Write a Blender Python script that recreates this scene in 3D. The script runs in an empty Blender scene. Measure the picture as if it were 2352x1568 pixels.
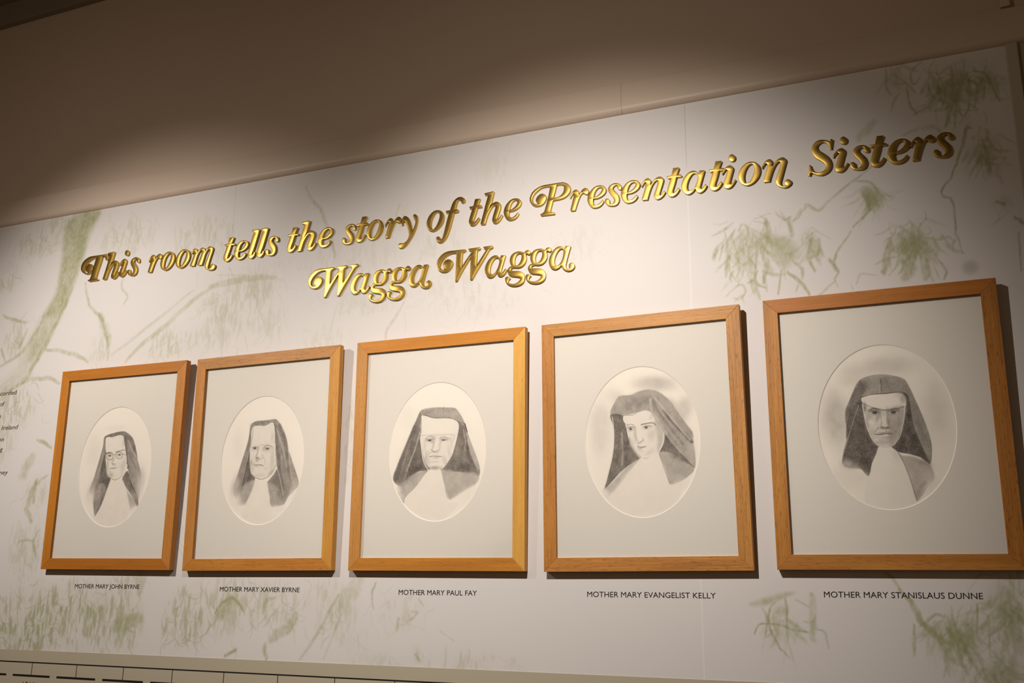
import bpy, bmesh, math, random
import numpy as np
from mathutils import Matrix, Vector

# ------------------------------------------------------------------ camera, world, lamps, exposure
scene = bpy.context.scene
C = scene.collection
scene.view_settings.view_transform = 'Standard'
scene.view_settings.look = 'None'
scene.view_settings.gamma = 1.0
scene.view_settings.use_curve_mapping = False
scene.view_settings.exposure = 0.0

cd = bpy.data.cameras.new('camera'); cam = bpy.data.objects.new('camera', cd); C.objects.link(cam)
cd.sensor_width = 36.0; cd.lens = 34.9536; cd.clip_start = 0.05
cam.matrix_world = Matrix([[0.919324, 0.086978, 0.383769, 2.318678], [0.393325, -0.232329, -0.889561, -2.338123], [0.011788, 0.96874, -0.247797, 1.6], [0.0, 0.0, 0.0, 1.0]])
scene.camera = cam

world = bpy.data.worlds.new('world'); scene.world = world; world.use_nodes = True
world.node_tree.nodes['Background'].inputs[0].default_value = (1.0, 0.70, 0.42, 1)
world.node_tree.nodes['Background'].inputs[1].default_value = 0.10

def spot(name, loc, target, watts, col, size_deg, blend, radius):
    l = bpy.data.lights.new(name, 'SPOT'); l.energy = watts; l.color = col
    l.spot_size = math.radians(size_deg); l.spot_blend = blend; l.shadow_soft_size = radius
    o = bpy.data.objects.new(name, l); C.objects.link(o); o.location = loc
    o.rotation_euler = (Vector(target) - Vector(loc)).to_track_quat('-Z', 'Y').to_euler()
    return o
# the two gallery spotlights, hung from the ceiling in front of the wall (found from the frames' shadows)
spot('spotlight_lamp_right', (1.467, -1.412, 2.804), (1.45, 0, 1.985), 106, (1, .935, .88), 84, 1.0, .011)
spot('spotlight_lamp_left', (-.260, -1.503, 2.872), (.0, 0, 2.0), 104, (1, .935, .88), 80, 1.0, .011)
# the same two lamps' wide spill outside the beam
spot('spotlight_spill_right', (1.467, -1.412, 2.804), (1.45, 0, 2.30), 9, (1, .87, .72), 150, 1.0, .03)
spot('spotlight_spill_left', (-.260, -1.503, 2.872), (-.32, 0, 2.30), 8, (1, .87, .72), 150, 1.0, .03)

# ------------------------------------------------------------------ helpers
def lin(v):
    v = np.asarray(v, float) / 255.0
    return np.where(v <= .04045, v / 12.92, ((v + .055) / 1.055) ** 2.4)
def rgb(r, g, b): return tuple(lin((r, g, b))) + (1.0,)

def tag(o, label=None, cat=None, group=None, kind=None):
    if label: o['label'] = label
    if cat: o['category'] = cat
    if group: o['group'] = group
    if kind: o['kind'] = kind
    return o
def empty(name, loc=(0, 0, 0)):
    o = bpy.data.objects.new(name, None); C.objects.link(o); o.location = loc; o.empty_display_size = .05
    return o
def obj(name, bm, mat, parent=None, smooth=None, bevel=0):
    me = bpy.data.meshes.new(name); bm.normal_update(); bm.to_mesh(me); bm.free()
    return link(name, me, mat, parent, smooth, bevel)
def link(name, me, mat, parent=None, smooth=None, bevel=0):
    o = bpy.data.objects.new(name, me); C.objects.link(o)
    for m in (mat if isinstance(mat, (list, tuple)) else [mat]): me.materials.append(m)
    if parent: o.parent = parent
    if bevel:
        b = o.modifiers.new('bevel', 'BEVEL'); b.width = bevel; b.segments = 2; b.limit_method = 'ANGLE'
    if smooth is not None:
        me.polygons.foreach_set('use_smooth', [True] * len(me.polygons)); me.set_sharp_from_angle(angle=math.radians(smooth))
    return o
def box_bm(x0, x1, y0, y1, z0, z1, bm=None):
    bm = bm or bmesh.new()
    v = [bm.verts.new((x, y, z)) for x in (x0, x1) for y in (y0, y1) for z in (z0, z1)]
    for f in ((0, 1, 3, 2), (4, 6, 7, 5), (0, 4, 5, 1), (2, 3, 7, 6), (0, 2, 6, 4), (1, 5, 7, 3)): bm.faces.new([v[i] for i in f])
    return bm
def prism_bm(profile, x0, x1):
    """profile: closed list of (y, z), extruded along x"""
    bm = bmesh.new()
    a = [bm.verts.new((x0, y, z)) for y, z in profile]; b = [bm.verts.new((x1, y, z)) for y, z in profile]
    n = len(profile)
    for i in range(n): bm.faces.new((a[i], a[(i + 1) % n], b[(i + 1) % n], b[i]))
    bm.faces.new(a[::-1]); bm.faces.new(b)
    bmesh.ops.recalc_face_normals(bm, faces=bm.faces)
    return bm

# ------------------------------------------------------------------ materials (all procedural)
def mat(name, col, rough=.6, metal=0.0, spec=.5, bump=0, bscale=200, var=0):
    m = bpy.data.materials.new(name); m.use_nodes = True
    nt = m.node_tree; p = nt.nodes['Principled BSDF']
    p.inputs['Base Color'].default_value = col; p.inputs['Roughness'].default_value = rough
    p.inputs['Metallic'].default_value = metal; p.inputs['Specular IOR Level'].default_value = spec
    if bump or var:
        tc = nt.nodes.new('ShaderNodeTexCoord'); n = nt.nodes.new('ShaderNodeTexNoise'); n.inputs['Scale'].default_value = bscale
        n.inputs['Detail'].default_value = 4; nt.links.new(tc.outputs['Object'], n.inputs['Vector'])
        if bump:
            b = nt.nodes.new('ShaderNodeBump'); b.inputs['Strength'].default_value = bump; b.inputs['Distance'].default_value = .001
            nt.links.new(n.outputs['Fac'], b.inputs['Height']); nt.links.new(b.outputs['Normal'], p.inputs['Normal'])
        if var:
            mx = nt.nodes.new('ShaderNodeMix'); mx.data_type = 'RGBA'
            n2 = nt.nodes.new('ShaderNodeTexNoise'); n2.inputs['Scale'].default_value = 6; n2.inputs['Detail'].default_value = 6
            nt.links.new(tc.outputs['Object'], n2.inputs['Vector']); nt.links.new(n2.outputs['Fac'], mx.inputs['Factor'])
            mx.inputs['A'].default_value = tuple(c * (1 - var) for c in col[:3]) + (1,); mx.inputs['B'].default_value = tuple(min(1, c * (1 + var)) for c in col[:3]) + (1,)
            nt.links.new(mx.outputs['Result'], p.inputs['Base Color'])
    return m
def painted(name, rough, spec, bump=0, bscale=900):
    m = mat(name, (1, 1, 1, 1), rough, 0, spec, bump, bscale)
    a = m.node_tree.nodes.new('ShaderNodeAttribute'); a.attribute_name = 'ink'
    m.node_tree.links.new(a.outputs['Color'], m.node_tree.nodes['Principled BSDF'].inputs['Base Color'])
    return m
M_mural = painted('printed_mural', .55, .25, .03, 500)
M_draw = painted('pencil_on_paper', .8, .2, .05, 1500)
M_plaster = mat('beige_wall_paint', rgb(206, 184, 164), .55, 0, .4, .06, 120, .03)
M_trim = mat('beige_trim_paint', rgb(212, 192, 172), .45, 0, .4, .05, 80, .03)
M_batten = mat('sage_batten_paint', rgb(192, 182, 164), .5, 0, .4, .05, 90, .03)
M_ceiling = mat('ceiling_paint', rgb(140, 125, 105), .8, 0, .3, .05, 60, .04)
M_floor = mat('dark_floorboards', rgb(92, 66, 44), .5, 0, .4, .1, 30, .15)
M_banner = mat('greige_print', rgb(186, 175, 152), .5, 0, .35, .03, 500, .01)
M_black = mat('black_vinyl', rgb(30, 24, 22), .5, 0, .3)
M_grey = mat('charcoal_vinyl', rgb(62, 54, 46), .55, 0, .3)
M_mat = mat('mat_board', rgb(223, 216, 206), .85, 0, .15, .03, 1500, .01)
M_core = mat('mat_bevel_core', rgb(240, 234, 224), .85, 0, .15)
M_back = mat('backing_board', rgb(120, 96, 70), .9, 0, .1, .05, 200, .05)
M_nail = mat('rusty_nail', rgb(50, 34, 24), .6, .3, .4)

def gold(name, col, rough):
    m = mat(name, col, rough, 1.0, .5)
    nt = m.node_tree; p = nt.nodes['Principled BSDF']
    tc = nt.nodes.new('ShaderNodeTexCoord'); n = nt.nodes.new('ShaderNodeTexNoise'); n.inputs['Scale'].default_value = 45
    b = nt.nodes.new('ShaderNodeBump'); b.inputs['Strength'].default_value = .02; b.inputs['Distance'].default_value = .002
    nt.links.new(tc.outputs['Object'], n.inputs['Vector']); nt.links.new(n.outputs['Fac'], b.inputs['Height']); nt.links.new(b.outputs['Normal'], p.inputs['Normal'])
    return m
M_gold = gold('gold_metal', (.54, .345, .075, 1), .34)

def wood_mat():
    m = bpy.data.materials.new('oiled_oak'); m.use_nodes = True
    nt = m.node_tree; L = nt.links.new; p = nt.nodes['Principled BSDF']; N = nt.nodes.new
    tc = N('ShaderNodeTexCoord'); oi = N('ShaderNodeObjectInfo')
    off = N('ShaderNodeVectorMath'); off.operation = 'ADD'
    sc = N('ShaderNodeVectorMath'); sc.operation = 'SCALE'; sc.inputs[0].default_value = (37.1, 11.3, 23.7); L(oi.outputs['Random'], sc.inputs['Scale'])
    L(tc.outputs['Object'], off.inputs[0]); L(sc.outputs['Vector'], off.inputs[1])
    def noise(scale, detail, rough=.55, dist=0):
        mp = N('ShaderNodeMapping'); mp.inputs['Scale'].default_value = scale; L(off.outputs['Vector'], mp.inputs['Vector'])
        n = N('ShaderNodeTexNoise'); n.inputs['Scale'].default_value = 1; n.inputs['Detail'].default_value = detail; n.inputs['Roughness'].default_value = rough; n.inputs['Distortion'].default_value = dist
        L(mp.outputs['Vector'], n.inputs['Vector']); return n
    def ramp(src, a, b):
        r = N('ShaderNodeMapRange'); r.inputs['From Min'].default_value = a; r.inputs['From Max'].default_value = b; L(src, r.inputs['Value']); return r.outputs['Result']
    broad = ramp(noise((3.5, 60, 60), 3).outputs['Fac'], .3, .7)          # broad figure along the board
    fine = ramp(noise((9, 420, 420), 4, .6, .4).outputs['Fac'], .35, .68)   # growth lines
    pores = ramp(noise((55, 620, 620), 2, .5).outputs['Fac'], .60, .70)     # short dark pores
    def mul(a, b):
        x = N('ShaderNodeMath'); x.operation = 'MULTIPLY'; L(a, x.inputs[0])
        if isinstance(b, float): x.inputs[1].default_value = b
        else: L(b, x.inputs[1])
        return x.outputs[0]
    def mix(fac, a, bmul):
        dk = N('ShaderNodeMix'); dk.data_type = 'RGBA'; dk.blend_type = 'MULTIPLY'; L(fac, dk.inputs['Factor']); L(a, dk.inputs['A']); dk.inputs['B'].default_value = bmul + (1,)
        return dk.outputs['Result']
    al = oi.outputs['Alpha']
    c = mix(mul(broad, .55), oi.outputs['Color'], (.66, .60, .52))
    c = mix(mul(fine, mul(al, .75)), c, (.60, .50, .40))
    c = mix(mul(pores, mul(al, .9)), c, (.42, .32, .24))
    L(c, p.inputs['Base Color']); p.inputs['Roughness'].default_value = .5; p.inputs['Specular IOR Level'].default_value = .35
    b = N('ShaderNodeBump'); b.inputs['Strength'].default_value = .12; b.inputs['Distance'].default_value = .0006; L(fine, b.inputs['Height']); L(b.outputs['Normal'], p.inputs['Normal'])
    return m
M_wood = wood_mat()

def glass_mat():
    m = bpy.data.materials.new('picture_glass'); m.use_nodes = True
    nt = m.node_tree; nt.nodes.remove(nt.nodes['Principled BSDF'])
    t = nt.nodes.new('ShaderNodeBsdfTransparent'); t.inputs[0].default_value = (.985, .985, .98, 1)
    g = nt.nodes.new('ShaderNodeBsdfGlossy'); g.inputs['Roughness'].default_value = .02
    f = nt.nodes.new('ShaderNodeFresnel'); f.inputs['IOR'].default_value = 1.25
    mx = nt.nodes.new('ShaderNodeMixShader'); L = nt.links.new
    L(f.outputs[0], mx.inputs[0]); L(t.outputs[0], mx.inputs[1]); L(g.outputs[0], mx.inputs[2]); L(mx.outputs[0], nt.nodes['Material Output'].inputs[0])
    return m
M_glass = glass_mat()

# ------------------------------------------------------------------ room shell
def struct(name, bm, m, **k): return tag(obj(name, bm, m, **k), kind='structure')
struct('floor', box_bm(-3.2, 5.2, -5.2, .1, -.1, 0), M_floor)
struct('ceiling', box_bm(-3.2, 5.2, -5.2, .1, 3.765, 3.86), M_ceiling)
struct('wall_back', box_bm(-3.2, 5.2, .0042, .1, 0, 3.765), M_plaster)
RAIL_TOP, RAIL_BOT = 2.934, 2.8475
prof = [(.004, RAIL_BOT), (.0, RAIL_BOT)] + [(-.016 + .016 * (1 - math.sin(a)) , RAIL_BOT + .018 * (1 - math.cos(a))) for a in [math.radians(d) for d in range(10, 91, 8)]] + [(-.0165, RAIL_TOP - .003), (-.0145, RAIL_TOP), (.004, RAIL_TOP)]
struct('trim_1', prism_bm(prof, -3.2, 1.6247), M_trim, smooth=35)
struct('trim_2', prism_bm(prof, 1.6253, 5.2), M_trim, smooth=35)
struct('trim_3', box_bm(2.5435, 2.5685, -.010, .004, 0, RAIL_BOT), M_batten, bevel=.002)
struct('trim_4', box_bm(2.5435, 2.5645, -.010, .004, RAIL_TOP + .009, 3.675), M_trim, bevel=.002)
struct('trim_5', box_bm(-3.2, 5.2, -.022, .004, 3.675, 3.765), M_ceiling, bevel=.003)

# ------------------------------------------------------------------ painting helpers (ink laid on a surface's own colour attribute)
def smooth_pts(P, closed, sub=5):
    P = np.asarray(P, float); n = len(P); out = []
    if n < 3: return P
    for i in range(n if closed else n - 1):
        if closed: a, b, c, d = P[i - 1], P[i], P[(i + 1) % n], P[(i + 2) % n]
        else: a, b, c, d = P[max(i - 1, 0)], P[i], P[i + 1], P[min(i + 2, n - 1)]
        for t in np.arange(sub) / sub:
            out.append(.5 * (2 * b + (c - a) * t + (2 * a - 5 * b + 4 * c - d) * t * t + (3 * b - a - 3 * c + d) * t ** 3))
    if not closed: out.append(P[-1])
    return np.array(out)
def sstep(x): x = np.clip(x, 0, 1); return x * x * (3 - 2 * x)
class Canvas:
    def __init__(s, x0, x1, z0, z1, res):
        s.nx = int(round((x1 - x0) / res)) + 1; s.nz = int(round((z1 - z0) / res)) + 1
        s.X = np.linspace(x0, x1, s.nx); s.Z = np.linspace(z0, z1, s.nz); s.res = res
        s.D = np.zeros((s.nz, s.nx), np.float32)
    def win(s, xa, xb, za, zb):
        i0, i1 = np.searchsorted(s.X, (xa, xb)); j0, j1 = np.searchsorted(s.Z, (za, zb))
        if i1 <= i0 or j1 <= j0: return None
        return slice(j0, j1), slice(i0, i1), s.X[None, i0:i1], s.Z[j0:j1, None]
    def put(s, w, cov, dark):
        d = s.D[w[0], w[1]]; s.D[w[0], w[1]] = d * (1 - cov) + dark * cov
    def dist(s, w, P):
        best = np.full((w[3].shape[0], w[2].shape[1]), 1e9, np.float32)
        for a, b in zip(P[:-1], P[1:]):
            d = b - a; L2 = d @ d + 1e-15; px = w[2] - a[0]; pz = w[3] - a[1]
            t = np.clip((px * d[0] + pz * d[1]) / L2, 0, 1)
            np.minimum(best, (px - t * d[0]) ** 2 + (pz - t * d[1]) ** 2, out=best)
        return np.sqrt(best)
    def cover_poly(s, P, soft, sub=4):
        P = smooth_pts(P, True, sub); lo = P.min(0) - soft; hi = P.max(0) + soft
        w = s.win(lo[0], hi[0], lo[1], hi[1])
        if w is None: return None, None
        Q = np.vstack([P, P[:1]]); d = s.dist(w, Q); ins = np.zeros(d.shape, bool)
        for a, b in zip(Q[:-1], Q[1:]):
            c = (a[1] > w[3]) != (b[1] > w[3]); xx = (b[0] - a[0]) * (w[3] - a[1]) / (b[1] - a[1] + 1e-15) + a[0]
            ins ^= c & (w[2] < xx)
        return w, sstep(.5 + np.where(ins, d, -d) / (2 * max(soft, s.res * .7)))
    def poly(s, dark, alpha, soft, P):
        w, c = s.cover_poly(P, soft)
        if w is not None: s.put(w, c * alpha, dark)
    def line(s, dark, alpha, width, soft, P, sub=4, mod=None):
        P = smooth_pts(P, False, sub); soft = max(soft, s.res); r = max(width, s.res * 1.2) / 2 + soft / 2
        lo = P.min(0) - r; hi = P.max(0) + r; w = s.win(lo[0], hi[0], lo[1], hi[1])
        if w is None: return
        c = sstep((r - s.dist(w, P)) / soft) * alpha
        if mod is not None: c = c * mod[w[0], w[1]]
        s.put(w, c, dark)
    def taper(s, dark, alpha, width, soft, P, sub=3, mod=None, ends=.25):
        P = smooth_pts(P, False, sub); soft = max(soft, s.res); n = len(P)
        u = np.linspace(0, 1, n); rad = np.maximum(width * (ends + (1 - ends) * np.sin(np.pi * np.clip(u * .9 + .05, 0, 1)) ** .8), s.res * 1.1) / 2
        R = rad.max() + soft; lo = P.min(0) - R; hi = P.max(0) + R; w = s.win(lo[0], hi[0], lo[1], hi[1])
        if w is None: return
        c = np.zeros((w[3].shape[0], w[2].shape[1]), np.float32)
        for i in range(n - 1):
            d = P[i + 1] - P[i]; L2 = d @ d + 1e-15; px = w[2] - P[i][0]; pz = w[3] - P[i][1]
            t = np.clip((px * d[0] + pz * d[1]) / L2, 0, 1); r = rad[i] * (1 - t) + rad[i + 1] * t
            np.maximum(c, (r + soft / 2 - np.sqrt((px - t * d[0]) ** 2 + (pz - t * d[1]) ** 2)) / soft, out=c)
        c = sstep(c) * alpha
        if mod is not None: c = c * mod[w[0], w[1]]
        s.put(w, np.clip(c, 0, 1), dark)
    def blob(s, dark, alpha, cx, cz, rx, rz, rot=0):
        R = 1.7 * max(rx, rz); w = s.win(cx - R, cx + R, cz - R, cz + R)
        if w is None: return
        c, n = math.cos(rot), math.sin(rot); dx = w[2] - cx; dz = w[3] - cz
        q = ((dx * c + dz * n) / rx) ** 2 + ((-dx * n + dz * c) / rz) ** 2
        s.put(w, np.exp(-1.1 * q ** 1.35) * alpha, dark)
    def noise(s, cx, cz, seed, octaves=2):
        r = np.random.default_rng(seed); out = np.zeros((s.nz, s.nx), np.float32); amp = 1.0; tot = 0
        for _ in range(octaves):
            gx = (s.X - s.X[0]) / cx; gz = (s.Z - s.Z[0]) / cz
            G = r.random((int(gz[-1]) + 3, int(gx[-1]) + 3)).astype(np.float32)
            ix = gx.astype(int); fx = sstep(gx - ix)[None]; iz = gz.astype(int); fz = sstep(gz - iz)[:, None]
            a = G[iz][:, ix] * (1 - fx) + G[iz][:, ix + 1] * fx; b = G[iz + 1][:, ix] * (1 - fx) + G[iz + 1][:, ix + 1] * fx
            out += amp * (a * (1 - fz) + b * fz); tot += amp; amp *= .5; cx /= 2; cz /= 2
        return out / tot
def grid_mesh(name, X, Z, y, col, depth=0):
    """front sheet facing -y with a colour per point, plus plain sides of the given thickness"""
    nx, nz = len(X), len(Z); V = np.empty((nz, nx, 3), np.float32)
    V[..., 0] = X[None]; V[..., 1] = y; V[..., 2] = Z[:, None]
    i = np.arange(nz * nx).reshape(nz, nx)
    F = np.stack([i[:-1, :-1], i[:-1, 1:], i[1:, 1:], i[1:, :-1]], -1).reshape(-1, 4)
    V = V.reshape(-1, 3); colv = col.reshape(-1, 3)
    if depth:
        n = len(V); x0, x1, z0, z1 = X[0], X[-1], Z[0], Z[-1]
        bx = np.array([(x, yy, zz) for yy in (y, y + depth) for x, zz in ((x0, z0), (x1, z0), (x1, z1), (x0, z1))], np.float32)
        V = np.vstack([V, bx]); colv = np.vstack([colv, np.repeat(colv.mean(0)[None], 8, 0)])
        F = np.vstack([F, n + np.array([(1, 0, 4, 5), (2, 1, 5, 6), (3, 2, 6, 7), (0, 3, 7, 4), (4, 7, 6, 5)])])
    me = bpy.data.meshes.new(name); me.vertices.add(len(V)); me.vertices.foreach_set('co', V.ravel())
    me.loops.add(F.size); me.loops.foreach_set('vertex_index', F.ravel().astype(np.int32))
    me.polygons.add(len(F)); me.polygons.foreach_set('loop_start', np.arange(0, F.size, 4, dtype=np.int32))
    me.update(calc_edges=True)
    a = me.color_attributes.new('ink', 'FLOAT_COLOR', 'POINT')
    rgba = np.ones((len(V), 4), np.float32); rgba[:, :3] = colv; a.data.foreach_set('color', rgba.ravel())
    me.validate()
    return me
def pairs(s, k): v = np.array([int(t) for t in s.split()], float).reshape(-1, 2) * k; return v

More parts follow.
